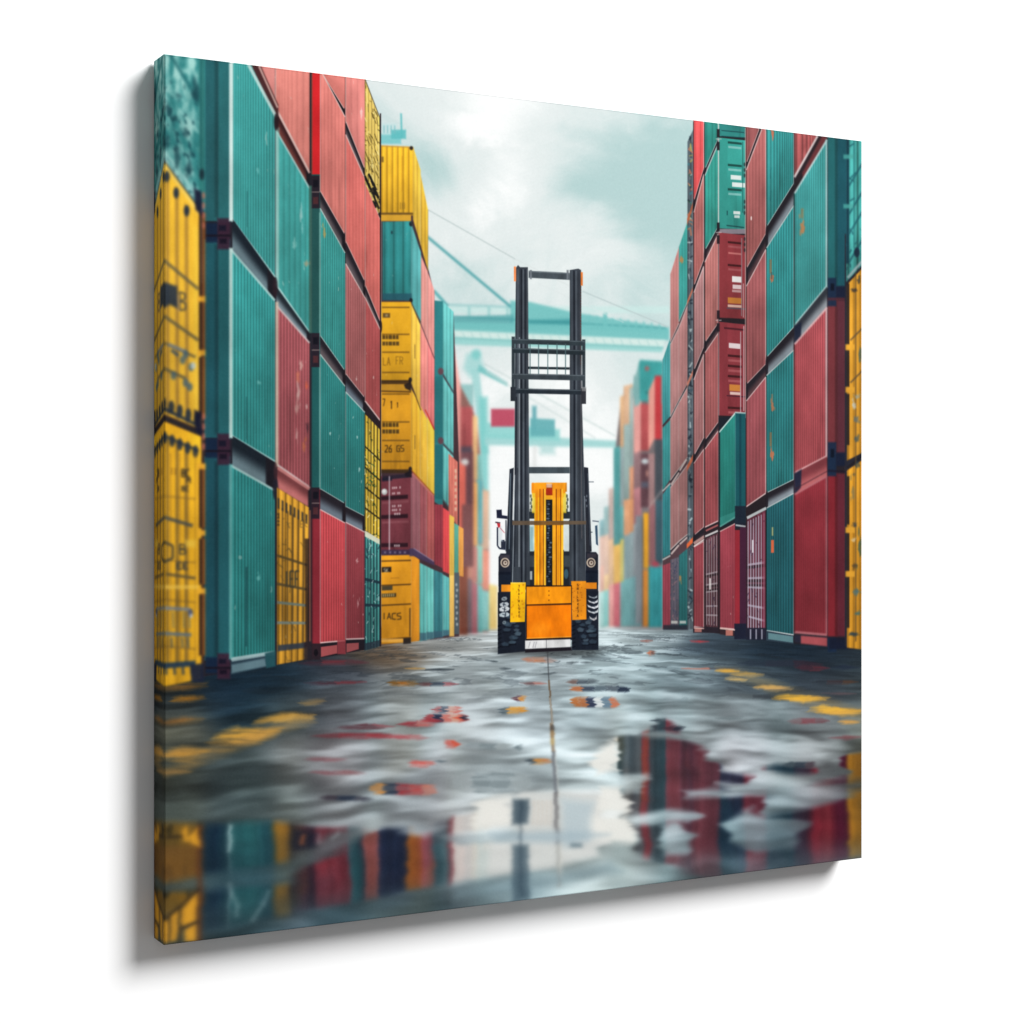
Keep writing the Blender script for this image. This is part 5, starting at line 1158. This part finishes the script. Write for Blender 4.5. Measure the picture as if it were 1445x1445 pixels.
    bar = np.stack([np.interp(xb.ravel(), bxs, np.array([b[q] for b in bars], np.float32) / 255.0).reshape(N, N) for q in (1, 2, 3)], -1).astype(np.float32)
    stripe = (fbm(xb / 5.0, Y / 400.0, 2, 240) - .5)
    bar = bar * (1 + stripe * .35 * (bar.mean(-1) < .75))[..., None] * (1 + (fbm(X / 60.0, Y / 26.0, 3, 241) - .5) * .4 * (bar.mean(-1) < .75))[..., None]
    ledge = (sstep(.62, .70, fbm(xb / 9.0, Y / 30.0, 2, 242)) * (X < 286))[..., None]
    bar = bar * (1 - .7 * ledge)
    ref0 = ref
    veil = (np.clip(.22 + .5 * (fbm(X / 80.0, Y / 26.0, 3, 243) - .35), 0, .5) * (1 - sstep(420, 520, X)))[..., None]
    bar = bar * (1 - veil) + C((40, 56, 70)) * veil
    bar = bar * (1 + .10 * (fbm(X / 90.0, Y / 14.0, 3, 244) - .5))[..., None]
    bar = bar * (.74 + .1 * (bar.mean(-1, keepdims=True) > .75)) + C((22, 38, 58)) * .10 + (bar.mean(-1, keepdims=True) > .75) * bar * .08
    ref = ref * .14 + bar * .86
    # puddle mask
    M = Layer()
    wob = [(0, 0)]
    pud = [[(200, 1162), (420, 1160), (470, 1172), (520, 1168), (600, 1166), (650, 1150), (722, 1130), (735, 1118), (770, 1116), (845, 1118), (862, 1130), (850, 1170), (848, 1205), (770, 1228), (660, 1240), (560, 1262), (400, 1290), (300, 1312), (200, 1330)],
           [(872, 1042), (884, 1038), (962, 1042), (1000, 1060), (1016, 1090), (1062, 1096), (1060, 1108), (1012, 1106), (1040, 1112), (1120, 1106), (1230, 1090), (1230, 1205), (1150, 1222), (1015, 1244), (985, 1238), (900, 1205), (882, 1150), (866, 1085)],
           [(1194, 1066), (1230, 1060), (1230, 1110), (1194, 1104)], [(1068, 1086), (1100, 1078), (1150, 1082), (1145, 1090), (1090, 1090)],
           [(922, 1016), (940, 1014), (965, 1028), (958, 1033), (920, 1032), (900, 1036), (925, 1026)]]
    for q in pud: fill(M, q, (255, 255, 255), 1, 5)
    dry = [[(200, 1246), (330, 1226), (400, 1214), (470, 1178), (530, 1164), (520, 1180), (452, 1214), (400, 1246), (330, 1252), (200, 1264)],
           [(840, 1096), (910, 1088), (922, 1096), (912, 1112), (862, 1118), (830, 1110)], [(965, 1118), (1060, 1108), (1230, 1098), (1230, 1112), (1120, 1128), (1060, 1122), (972, 1126)],
           [(890, 1148), (940, 1142), (985, 1146), (982, 1158), (930, 1160), (892, 1160)], [(930, 1168), (962, 1160), (976, 1182), (970, 1204), (938, 1206), (926, 1186)],
           [(1024, 1162), (1060, 1140), (1082, 1150), (1110, 1152), (1140, 1160), (1132, 1178), (1110, 1200), (1060, 1204), (1030, 1190)], [(1080, 1128), (1170, 1112), (1217, 1116), (1180, 1132), (1110, 1144), (1080, 1150)],
           [(620, 1178), (690, 1168), (735, 1170), (735, 1180), (640, 1194)], [(700, 1120), (722, 1122), (690, 1128)], [(560, 1172), (600, 1160), (640, 1160), (600, 1178)]]
    dm = Layer()
    for q in dry: fill(dm, q, (255, 255, 255), 1, 6)
    # ragged shoreline: look the mask up at wobbled places
    wx = ((fbm(X / 70.0, Y / 9.0, 3, 220) - .5) * 64).astype(np.float32)
    wy = ((fbm(X / 60.0, Y / 16.0, 3, 221) - .5) * 12).astype(np.float32)
    jj, ii = np.meshgrid(np.arange(N), np.arange(N))
    ii2 = np.clip(ii + wy, 0, N - 1).astype(np.int32); jj2 = np.clip(jj + wx * .8, 0, N - 1).astype(np.int32)
    m = np.clip(M.a[ii2, jj2] - dm.a[ii2, jj2] * .88, 0, 1)
    m = blur(m.astype(np.float32), 2.2, 1.2)
    dark_edge = np.clip(blur(m, 5, 5) - m, 0, 1)[..., None] * sstep(1000, 1080, Y)[..., None]
    g = g * (1 - .35 * dark_edge)
    fade = (1 - .60 * sstep(1222, 1285, Y + (X - 232) * .10 - 40))        # nearest strip loses its mirror image
    mm = (m * np.clip(fade, .25, 1))[..., None]
    g = g * (1 - mm) + ref * mm
    # faint sheen everywhere
    sh = (.07 * near * (1 - m))[..., None]
    g = g * (1 - sh) + blur(ref0, 14, 3) * sh
    side_ = sstep(110, 420, np.abs(X - 772)) * (1 - sstep(960, 1070, Y)) * .26
    foot = np.exp(-((X - 773) / 74.0) ** 8) * np.exp(-((Y - 920) / 9.0) ** 2) * .55  # contact shadow of the forklift, painted into the printed ground
    g = g * (1 - side_ - foot)[..., None] + C((14, 28, 44)) * (side_ * .5)[..., None]
    # ---- small marks: painted mirror flecks, dark specks, worn lane paint
    L = Layer()
    def blob(x0, y0, x1, y1, cols, a=.9, soft=2.0, slant=0.0):
        n = len(cols); w = (x1 - x0) / n
        for i, c in enumerate(cols):
            if c is None: continue
            tp = .49 if n < 4 else .22; e0 = tp if i == 0 else 0; e1 = tp if i == n - 1 else 0
            h = (y1 - y0) / 2 * (.66 if n < 4 else .9); ym = (y0 + y1) / 2
            xa, xb = x0 + i * w, x0 + (i + 1) * w
            ya, yb = ym + slant * (xa - x0), ym + slant * (xb - x0)
            P = [(xa, ya - h * (1 - 2 * e0)), ((xa + xb) / 2, (ya + yb) / 2 - h), (xb, yb - h * (1 - 2 * e1)), (xb, yb + h * (1 - 2 * e1)), ((xa + xb) / 2, (ya + yb) / 2 + h), (xa, ya + h * (1 - 2 * e0))]
            fill(L, P, c, a, soft)
    RD = (150, 54, 62); DR = (86, 40, 48); NV = (34, 44, 62); OG = (206, 132, 56); BR = (120, 84, 40); SL = (78, 92, 100)
    Bk = [(548, 958, 592, 969, [BR, (150, 96, 40), BR]), (590, 961, 646, 968, [(96, 44, 46), NV, RD]), (600, 1007, 658, 1019, [(150, 64, 70), (30, 36, 60), (196, 110, 100), (206, 150, 130), (190, 70, 60)]), (590, 1013, 622, 1021, [RD, RD]), (611, 996, 650, 1007, [(160, 80, 84), (36, 42, 64), (206, 130, 110), (200, 96, 84)]),
          (640, 1008, 660, 1018, [(206, 90, 70), NV]), (560, 1016, 612, 1026, [RD, (190, 96, 92)]), (500, 1021, 554, 1028, [DR, RD]), (520, 1035, 606, 1044, [RD, (170, 62, 70), (170, 90, 92)]), (440, 1034, 552, 1044, [(110, 60, 66), (130, 50, 58), RD]),
          (470, 1024, 540, 1031, [(90, 56, 64), DR]), (624, 1040, 646, 1058, [(196, 100, 92), (206, 80, 60)]), (578, 1070, 614, 1084, [(196, 96, 92), (206, 92, 84), (190, 110, 104)]), (612, 1070, 630, 1076, [SL]), (440, 1084, 520, 1094, [(130, 92, 98), (140, 100, 104)]),
          (522, 1104, 614, 1120, [OG, NV, (150, 50, 56), (190, 64, 62), (206, 116, 96)]), (452, 1122, 530, 1132, [(60, 54, 64), NV, (50, 50, 62)]), (430, 1066, 490, 1074, [(126, 86, 92), (140, 100, 106)]),
          (702, 995, 744, 1007, [SL, (222, 150, 50), (214, 140, 48)]), (724, 980, 744, 990, [DR, OG]), (736, 961, 772, 966, [(96, 50, 50), (176, 110, 100)]), (740, 1068, 778, 1078, [(66, 76, 84), (200, 132, 60), (206, 120, 60)]),
          (800, 958, 845, 966, [(90, 50, 40), (36, 42, 54), (60, 66, 74)]), (804, 968, 888, 976, [(176, 104, 66), (60, 70, 86), (90, 104, 114), (84, 94, 104), NV]), (806, 983, 872, 998, [(178, 106, 56), (170, 104, 64), (46, 52, 76), (220, 226, 226), (104, 128, 146), (196, 116, 86)]),
          (705, 941, 720, 946, [(60, 70, 78)]), (798, 932, 815, 937, [(70, 78, 84)]), (818, 933, 834, 937, [(76, 84, 90)]), (850, 913, 856, 916, [(60, 66, 72)]), (690, 931, 700, 935, [(60, 70, 76)]), (572, 941, 600, 944, [(196, 150, 80)]),
          (600, 942, 640, 946, [(40, 48, 56)]), (905, 902, 922, 906, [(150, 90, 80)]), (912, 916, 924, 926, [(190, 110, 80), (120, 80, 70)]), (975, 902, 1000, 907, [(176, 60, 66)]), (960, 942, 1040, 945, [(190, 110, 90), (70, 70, 76)]),
          (1040, 930, 1160, 942, [(40, 50, 64), (44, 48, 62), (60, 40, 52)]), (1120, 936, 1170, 948, [(80, 40, 52), (96, 44, 54)]), (1170, 936, 1212, 946, [(36, 46, 62)]), (1145, 958, 1212, 966, [(44, 50, 58), (60, 50, 54), (80, 60, 50)]),
          (1030, 979, 1095, 987, [(86, 94, 98), (60, 66, 72)]), (1110, 1012, 1170, 1022, [(120, 90, 94), (130, 56, 64), (110, 70, 76)]), (1170, 1036, 1217, 1045, [(130, 64, 70)]), (1160, 975, 1210, 981, [(96, 80, 84)]),
          (1105, 1075, 1152, 1088, [(60, 72, 80), (44, 54, 66), (70, 60, 68)]), (918, 1012, 942, 1020, [(44, 54, 62)]), (938, 1022, 968, 1031, [(70, 50, 60), (40, 44, 56)]),
          (650, 1044, 720, 1060, [(140, 150, 154), (122, 134, 138), (150, 160, 162)]), (640, 1090, 750, 1120, [(150, 158, 160), (120, 132, 136), (126, 138, 142), (150, 160, 162)]), (722, 1050, 736, 1062, [(110, 124, 130)]), (1010, 1008, 1050, 1018, [(110, 122, 126)]),
          (420, 930, 520, 940, [(60, 40, 50), (110, 48, 56), (84, 54, 60)]), (430, 960, 520, 966, [(70, 46, 56), (110, 52, 60)]), (735, 926, 785, 936, [(176, 122, 100), (190, 120, 86), (170, 140, 130)])]
    for b in Bk: blob(*b)
    YW = (226, 170, 70)
    LY = Layer(); ry = np.random.RandomState(77)
    def dash(x0, y0, x1, y1, cols, a, soft, slant=0.0):
        for rnd in range(3):
            c = cols[rnd % len(cols)]
            k0, k1 = ((0, 1), (.06, .62), (.38, .95))[rnd]
            xa, xb = x0 + (x1 - x0) * k0 - 6, x0 + (x1 - x0) * k1 + 6
            ym = (y0 + y1) / 2 + (0, -.16, .18)[rnd] * (y1 - y0); h = (y1 - y0) / 2 * (.62, .55, .55)[rnd]
            P = []
            for side_ in (-1, 1):
                row = []
                for q in range(9):
                    f = q / 8.0; xx_ = xa + (xb - xa) * f + ry.randn() * (xb - xa) * .02
                    row.append((xx_, ym + slant * (xx_ - x0) + side_ * h * (math.sin(math.pi * min(.97, max(.03, f))) ** 1.0) * (.6 + .6 * ry.rand())))
                P += row if side_ < 0 else row[::-1]
            for Lq in (L, LY): fill(Lq, P, c, a, soft)
    for P in ([(226, 1086), (300, 1048), (440, 1010), (440, 1018), (330, 1062), (226, 1096)],):
        fill(L, P, (176, 138, 78), .5, 7)
    fill(L, [(1010, 942), (1040, 944), (1217, 1000), (1217, 1016), (1100, 984)], (176, 150, 96), .32, 6)
    for b in [(362, 1012, 440, 1028, [(180, 136, 66), YW, (230, 180, 90)]), (300, 1030, 392, 1062, [(196, 146, 66), YW, (214, 160, 76), (170, 140, 96)], ), (232, 1056, 290, 1078, [(190, 140, 62), (214, 154, 66)]), (236, 1016, 280, 1026, [(120, 96, 60), (180, 110, 40)]), (220, 1088, 262, 1096, [(140, 110, 66)]), (248, 984, 282, 992, [(130, 90, 36), (200, 130, 30)]), (430, 988, 450, 993, [(170, 136, 80)]), (232, 968, 286, 978, [(110, 80, 40), (130, 96, 50)])]:
        dash(b[0], b[1], b[2], b[3], b[4], .66, 5.0, -.16)
    for b in [(1014, 944, 1036, 950, [YW]), (1036, 948, 1072, 956, [(206, 168, 96), YW]), (1028, 955, 1048, 963, [(200, 170, 110)]), (1068, 966, 1112, 976, [(200, 160, 100), (214, 170, 96)]), (1096, 978, 1162, 992, [YW, (244, 186, 60), (236, 180, 70)]), (1145, 994, 1212, 1012, [(226, 166, 60), (240, 184, 70), (230, 174, 76)]), (1188, 1014, 1206, 1022, [(214, 160, 84)])]:
        dash(*b, .70, 2.8)
    # seam in the concrete
    LB = L; L = Layer()
    for p, q, w, c in (((772.5, 918), (774.5, 960), 1.6, (60, 62, 66)), ((774.5, 960), (778.5, 1020), 3.4, (104, 84, 64)), ((778, 1020), (781, 1062), 6, (124, 98, 72)), ((780.5, 1060), (783.5, 1120), 6.5, (112, 116, 122)), ((783, 1118), (786, 1192), 9, (112, 110, 112)), ((786, 1190), (789, 1252), 8, (170, 172, 168))):
        line(L, p, q, w, c, .85, 1.2)
    for p, q, w in (((776, 985), (782, 1060), 1.8), ((783, 1060), (788, 1130), 2.2), ((787, 1120), (792, 1240), 4)): line(L, p, q, w, (214, 214, 206), .6, 1.3)
    for y, c in ((1028, (70, 64, 60)), (1046, (200, 176, 120)), (1036, (160, 130, 90))): disc(L, 779.5, y, 3, 6, c, .7, 1.6)
    fill(L, [(790, 1126), (836, 1132), (832, 1186), (796, 1196)], (180, 196, 202), .8, 9); fill(L, [(690, 1176), (800, 1172), (860, 1178), (800, 1190), (700, 1188)], (166, 184, 192), .8, 6); fill(L, [(640, 1250), (760, 1236), (860, 1216), (880, 1230), (760, 1258), (640, 1272)], (120, 142, 150), .6, 9)
    # mirror image of the mast, painted into the foreground puddle
    fill(L, [(722, 1128), (745, 1128), (745, 1162), (722, 1164)], (64, 82, 94), .85, 4); fill(L, [(722, 1192), (745, 1192), (746, 1270), (722, 1274)], (74, 94, 106), .82, 4); line(L, (734, 1130), (734, 1264), 4, (40, 56, 70), .6, 3)
    for q in range(5): line(L, (752 + q * 6, 1130), (752 + q * 6, 1164), 3, (206, 180, 160), .45, 2)
    rect(L, 804, 1190, 822, 1196, (96, 116, 126), .8, 3)
    # shards of the yellow lattice mirrored at the near left, pale curls of the ripples
    fill(L, [(228, 1194), (284, 1192), (284, 1236), (228, 1246)], (112, 80, 42), .75, 5)
    rect(L, 278, 1164, 285, 1335, (96, 58, 36), .8, 2.5)
    for P in ([(256, 1174), (263, 1165), (266, 1189), (259, 1187)], [(266, 1182), (278, 1167), (281, 1196), (270, 1191)], [(226, 1304), (236, 1296), (238, 1330), (226, 1334)], [(240, 1292), (251, 1284), (250, 1327), (241, 1329)], [(255, 1286), (276, 1258), (277, 1300), (257, 1308)], [(260, 1312), (277, 1302), (277, 1328), (262, 1328)]):
        fill(L, P, (228, 162, 48), .9, 2.2)
    for p, q in (((238, 1290), (239, 1330)), ((253, 1280), (254, 1330)), ((230, 1300), (280, 1254)), ((252, 1312), (280, 1300)), ((234, 1182), (258, 1180))): line(L, p, q, 4, (40, 34, 30), .8, 2)
    line(L, (325, 1164), (324, 1202), 4, (206, 226, 224), .8, 1.6)
    for p, q in (((322, 1246), (326, 1262)), ((326, 1262), (336, 1278)), ((336, 1278), (334, 1294)), ((380, 1256), (372, 1276)), ((372, 1276), (356, 1300)), ((448, 1176), (451, 1190)), ((468, 1184), (478, 1174))): line(L, p, q, 5, (176, 196, 198), .42, 3)
    fill(L, [(412, 1172), (446, 1176), (446, 1196), (414, 1200)], (28, 34, 48), .75, 4); rect(L, 424, 1178, 430, 1192, (176, 100, 60), .7, 2.5)
    LS = L; L = LB
    # bright sky patches in the foreground puddle
    sk = Layer()
    for q in ([(668, 1136), (700, 1124), (722, 1124), (722, 1164), (672, 1168)], [(845, 1112), (880, 1110), (884, 1146), (850, 1146)], [(832, 1150), (892, 1148), (888, 1190), (826, 1186)], [(826, 1066), (866, 1046), (868, 1084), (838, 1094)]):
        fill(sk, q, (236, 234, 226), .92, 6)
    wob_a = sk.a[ii2, jj2][..., None]
    g = g * (1 - wob_a) + C((234, 233, 226)) * wob_a
    scl = .35 + .65 * sstep(930, 1060, Y)
    rg = (fbm(X / 240.0, Y / 1.9, 2, 231) - .5) * 22 * scl; rv = (fbm(X / 50.0, Y / 40.0, 2, 232) - .5) * 9 * scl
    jw = np.clip(jj + rg, 0, N - 1).astype(np.int32); iw = np.clip(ii + rv, 0, N - 1).astype(np.int32)
    tear = .62 + .38 * sstep(.36, .56, fbm(X / 60.0, Y / 5.0, 3, 233))
    la = (L.a[iw, jw] * tear)[..., None]
    g = g * (1 - la) + L.rgb[iw, jw] * tear[..., None]
    jl, il = jw, iw
    jw = np.clip(jj + (fbm(X / 60.0, Y / 14.0, 3, 251) - .5) * 7 * sstep(950, 1100, Y), 0, N - 1).astype(np.int32)
    EXTRA['lane'] = LY.a[il, jl] > .45
    EXTRA['puddle'] = m > .5
    la = LS.a[ii, jw][..., None]
    g = g * (1 - la) + LS.rgb[ii, jw]
    # reflections stretch and the lens is focused on the forklift: blur grows toward the viewer
    g = np.clip(g, 0, 1).astype(np.float32)
    g1 = blur(g, 2.0, 1.2); g2 = blur(g, 4.5, 3.0)
    b1 = sstep(960, 1060, Y)[..., None]; b2 = (sstep(1060, 1200, Y) * .75)[..., None]
    g = g * (1 - b1) + g1 * b1
    g = g * (1 - b2) + g2 * b2
    return g

def pieces(mask, least):
    """connected pieces of a mask, the small ones dropped"""
    mask = mask.copy(); out = []; h, w = mask.shape
    while True:
        first = np.flatnonzero(mask)
        if not len(first): return out
        st = [(int(first[0]) // w, int(first[0]) % w)]; mask[st[0]] = False; cells = []
        while st:
            a, b = st.pop(); cells.append((a, b))
            for p, q in ((a + 1, b), (a - 1, b), (a, b + 1), (a, b - 1)):
                if 0 <= p < h and 0 <= q < w and mask[p, q]:
                    mask[p, q] = False; st.append((p, q))
        if len(cells) >= least:
            m = np.zeros((h, w), bool); c = np.array(cells); m[c[:, 0], c[:, 1]] = True; out.append(m)

FORK = [0, 0]                                                  # first part of the machine, first part after it

def paint_picture():
    X, Y = oblique_grid()
    img = sky_layer(X, Y)
    layers = []
    def run(fn, s):
        L = Layer(); fn(L)
        if s > 0: L.rgb = blur(L.rgb, s); L.a = blur(L.a, s)
        layers.append(L)
    gid = reg('printed_pavement', 'wet grey pavement with puddles and yellow paint in the printed picture')
    gm0 = sstep(884.0, 890.0, Y + 0.010 * np.abs(X - 772))
    gm = gm0[..., None]
    run(paint_cranes, 1.7); run(cables, .8)
    ids[gm0 > .5] = gid
    run(paint_far_left, 2.4); run(paint_far_right, 2.4)
    run(paint_left_mid, .8); run(paint_right_mid, .7)
    run(paint_block_b, .45); run(paint_right, .45)
    run(paint_block_a, .8); run(paint_left_edge, 1.7); run(paint_right_near, 1.1)
    run(forklift, .4)
    up = img.copy()
    for L in layers[:-1]: up = up * (1 - L.a[..., None]) + L.rgb     # the forklift's own mirror image is marked by hand
    # pale sea haze around the vanishing point
    hz = (np.exp(-((X - 772) / 95.0) ** 2 - ((Y - 820) / 90.0) ** 2) * .42)[..., None]
    g = ground_layer(X, Y, up)
    fin = img
    for i, L in enumerate(layers):
        if i == 2:
            fin = fin * (1 - gm) + g * gm
        if i == 4:
            fin = fin * (1 - hz) + C((236, 240, 240)) * hz * (1 - gm * .6) + fin * hz * gm * .6
        fin = fin * (1 - L.a[..., None]) + L.rgb
    # seams and rails between containers belong to the nearest container
    cover = np.zeros((N, N), np.float32)
    for L in layers[2:-1]: cover = np.maximum(cover, L.a)
    todo = (cover > .5) & ((ids == 0) | (ids == gid))
    for _ in range(60):
        for dy, dx in ((0, 1), (0, -1), (1, 0), (-1, 0)):
            src = np.roll(ids, (dy, dx), (0, 1))
            ok = todo & (src > 0) & (src != gid) & (src < FORK[0])
            ids[ok] = src[ok]; todo &= ~ok
    free = ids == gid; FORK[1] = len(REG)
    for key, name, label, least in (('puddle', 'printed_puddle', 'puddle mirroring the container stacks', 900), ('lane', 'printed_lane_marking', 'worn yellow paint mark on the wet ground', 60)):
        for mk in pieces((EXTRA[key] & free)[::2, ::2], least):
            big = np.repeat(np.repeat(mk, 2, 0), 2, 1)
            ids[big & free] = reg(name, label)
    # one piece of print per part: stray flecks join a neighbour, large cut-off pieces become parts of their own
    lab = ids[::2, ::2].copy()
    for i in [q for q in range(FORK[0]) if (lab == q).any()] + list(range(FORK[1], len(REG))):
        ps = sorted(pieces(lab == i, 1), key=lambda m: -m.sum())
        for m in ps[1:]:
            if m.sum() >= 60 and REG[i][0] in ('printed_sky', 'printed_pavement', 'printed_crane'):
                nm, lb, pr = REG[i]
                lab[m] = reg(nm, lb if nm != 'printed_sky' else 'patch of pale sky cut off by the machinery', pr)
            else:
                ring = np.zeros_like(m)
                for dy, dx in ((0, 1), (0, -1), (1, 0), (-1, 0)): ring |= np.roll(m, (dy, dx), (0, 1))
                near_ = lab[ring & ~m & (lab != i)]
                if len(near_): lab[m] = np.bincount(near_).argmax()
    EXTRA['lab'] = lab
    # weathering over the painted steel
    steel = np.clip(cover, 0, 1)[..., None]
    wear = 1 + .16 * (fbm(X / 16.0, Y / 34.0, 4, 301) - .5) + .20 * (fbm(X / 75.0, Y / 95.0, 3, 302) - .5)
    grey = fin.mean(-1, keepdims=True)
    fin = fin * (1 - steel) + (fin * .89 + grey * .11) * .97 * wear[..., None] * steel     # containers greyed and darkened a little
    fk = layers[-1].a[..., None]
    fin = fin * (1 - fk) + fin * (1 + .34 * (fbm(X / 9.0, Y / 22.0, 4, 303) - .5))[..., None] * fk
    fin = np.clip(fin, 0, 1); fin = fin + .12 * (fin * fin * (3 - 2 * fin) - fin)
    # print grain
    rs = np.random.RandomState(1)
    fin = fin + blur(rs.randn(N, N, 1).astype(np.float32), .8) * .009
    return np.clip(fin, 0, 1)

# ------------------------------------------------- the canvas as an object --
ink_pixels = paint_picture()
print_img = bpy.data.images.new('harbour_yard_print', N, N, alpha=False)
buf = np.ones((N, N, 4), np.float32); buf[..., :3] = ink_pixels[::-1]
print_img.pixels.foreach_set(buf.ravel()); print_img.update(); print_img.pack()

def print_material():
    m = bpy.data.materials.new('printed_canvas'); m.use_nodes = True
    nt = m.node_tree; b = nt.nodes['Principled BSDF']
    b.inputs['Roughness'].default_value = 0.72; b.inputs['Specular IOR Level'].default_value = 0.03
    uv = nt.nodes.new('ShaderNodeUVMap'); uv.uv_map = 'print'
    tex = nt.nodes.new('ShaderNodeTexImage'); tex.image = print_img; tex.extension = 'EXTEND'
    nt.links.new(uv.outputs['UV'], tex.inputs['Vector'])
    mx = nt.nodes.new('ShaderNodeMix'); mx.data_type = 'RGBA'; mx.blend_type = 'MULTIPLY'; mx.inputs['Factor'].default_value = 1
    mx.inputs[7].default_value = (0.785, 0.785, 0.785, 1)
    nt.links.new(tex.outputs['Color'], mx.inputs[6]); nt.links.new(mx.outputs[2], b.inputs['Base Color'])
    # woven cloth: two crossed fine waves as a shallow bump
    hs = []
    for ax in ('X', 'Y'):
        w = nt.nodes.new('ShaderNodeTexWave'); w.wave_type = 'BANDS'; w.bands_direction = ax
        w.inputs['Scale'].default_value = 190; w.inputs['Distortion'].default_value = 0.6
        nt.links.new(uv.outputs['UV'], w.inputs['Vector']); hs.append(w)
    ad = nt.nodes.new('ShaderNodeMath'); ad.operation = 'ADD'
    nt.links.new(hs[0].outputs['Fac'], ad.inputs[0]); nt.links.new(hs[1].outputs['Fac'], ad.inputs[1])
    bp = nt.nodes.new('ShaderNodeBump'); bp.inputs['Strength'].default_value = 0.06; bp.inputs['Distance'].default_value = 0.0004
    nt.links.new(ad.outputs[0], bp.inputs['Height']); nt.links.new(bp.outputs['Normal'], b.inputs['Normal'])
    return m

PRINT = print_material()

root = bpy.data.objects.new('canvas_print', None); COL.objects.link(root)
root.empty_display_size = 0.1
root.location = HANG; root.rotation_euler = (0, 0, ANG)
root['label'] = 'square wrapped canvas print of a forklift between stacked shipping containers, hanging on the white wall'
root['category'] = 'canvas print'

def link_mesh(name, verts, faces, uvs, parent, label=None):
    me = bpy.data.meshes.new(name); me.from_pydata(verts, [], faces); me.update()
    ul = me.uv_layers.new(name='print')
    ul.data.foreach_set('uv', np.array(uvs, np.float32).ravel())
    me.materials.append(PRINT)
    ob = bpy.data.objects.new(name, me); COL.objects.link(ob); ob.parent = parent
    if label: ob['label'] = label
    return ob

def build_wrap():
    """cloth folded over the stretcher: face, rounded fold, four sides, back"""
    B = SIZE / 2
    ring = [(ROUND, -DEPTH + 0.0004, ROUND)]                       # inset, y, distance printed
    for q in range(1, 6):
        a = q / 6.0 * math.pi / 2
        ring.append((ROUND * (1 - math.sin(a)), -DEPTH + ROUND * (1 - math.cos(a)), abs(1 - q / 3.0) * ROUND))
    ring.append((0.0, -DEPTH + ROUND, ROUND)); ring.append((0.0, -0.0015, DEPTH))
    V = []
    for ins, y, _ in ring:
        V += [(-B + ins, y, ins), (B - ins, y, ins), (B - ins, y, SIZE - ins), (-B + ins, y, SIZE - ins)]
    F, U = [], []
    F.append((0, 1, 2, 3)); e = ROUND
    U += [(e, e), (1 - e, e), (1 - e, 1 - e), (e, 1 - e)]
    for i in range(len(ring) - 1):
        d0, d1 = ring[i][2], ring[i + 1][2]
        for c in range(4):
            n = (c + 1) % 4
            F.append((i * 4 + c, i * 4 + 4 + c, i * 4 + 4 + n, i * 4 + n))
            def uvp(k, d):
                return {0: {0: (0, d), 1: (1, d)}, 1: {1: (1 - d, 0), 2: (1 - d, 1)}, 2: {2: (1, 1 - d), 3: (0, 1 - d)}, 3: {3: (d, 1), 0: (d, 0)}}[c][k]
            U += [uvp(c, d0), uvp(c, d1), uvp(n, d1), uvp(n, d0)]
    L = (len(ring) - 1) * 4
    F.append((L + 3, L + 2, L + 1, L)); U += [(0, 1), (1, 1), (1, 0), (0, 0)]
    return link_mesh('canvas_wrap', V, F, U, root, 'cloth folded over the stretcher, its sides repeating the picture in mirror image')

build_wrap()

# every printed thing is cut out of the face as its own piece of ink, edge to edge
G = 650
lab = EXTRA['lab']
area = np.bincount(lab.ravel(), minlength=len(REG))
conts = [i for i, r in enumerate(REG) if r[0] == 'printed_container' and area[i] > 0]
conts.sort(key=lambda i: -area[i])
small = set(conts[96:])                                               # the tiniest far ones read as one mass
REG.append(('printed_container', 'many tiny blurred containers at the far ends of both printed rows', None))
lab = lab.copy()
for i in small: lab[lab == i] = len(REG) - 1
rects = {}
open_runs = {}
for r in range(G + 1):
    now = {}
    if r < G:
        row = lab[r]; cut = np.flatnonzero(np.diff(row)) + 1
        st = np.concatenate(([0], cut)); en = np.concatenate((cut, [G]))
        for a, b in zip(st, en):
            now[(int(a), int(b), int(row[a]))] = r
    for key, r0 in open_runs.items():
        if key in now: now[key] = r0
        else: rects.setdefault(key[2], []).append((key[0], key[1], r0, r))
    open_runs = now

def lay(i, r):
    u = min(max(i / G, ROUND), 1 - ROUND); v = min(max(1 - r / G, ROUND), 1 - ROUND)
    return (u, v)

objs = {}
def piece(i):
    if i in objs: return objs[i]
    name, label, par = REG[i]
    parent = root if par is None else piece(par)
    V, F, U, vid = [], [], [], {}
    for a, b, r0, r1 in rects.get(i, []):
        f = []
        for (p, q) in ((a, r1), (b, r1), (b, r0), (a, r0)):
            if (p, q) not in vid:
                u, v = lay(p, q); vid[(p, q)] = len(V); V.append(((u - 0.5) * SIZE, -DEPTH, v * SIZE))
            f.append(vid[(p, q)]); U.append(lay(p, q))
        F.append(f)
    objs[i] = link_mesh(name, V, F, U, parent, label)
    return objs[i]

for i in sorted(rects):
    piece(i)
if small: objs[len(REG) - 1]['kind'] = 'stuff'
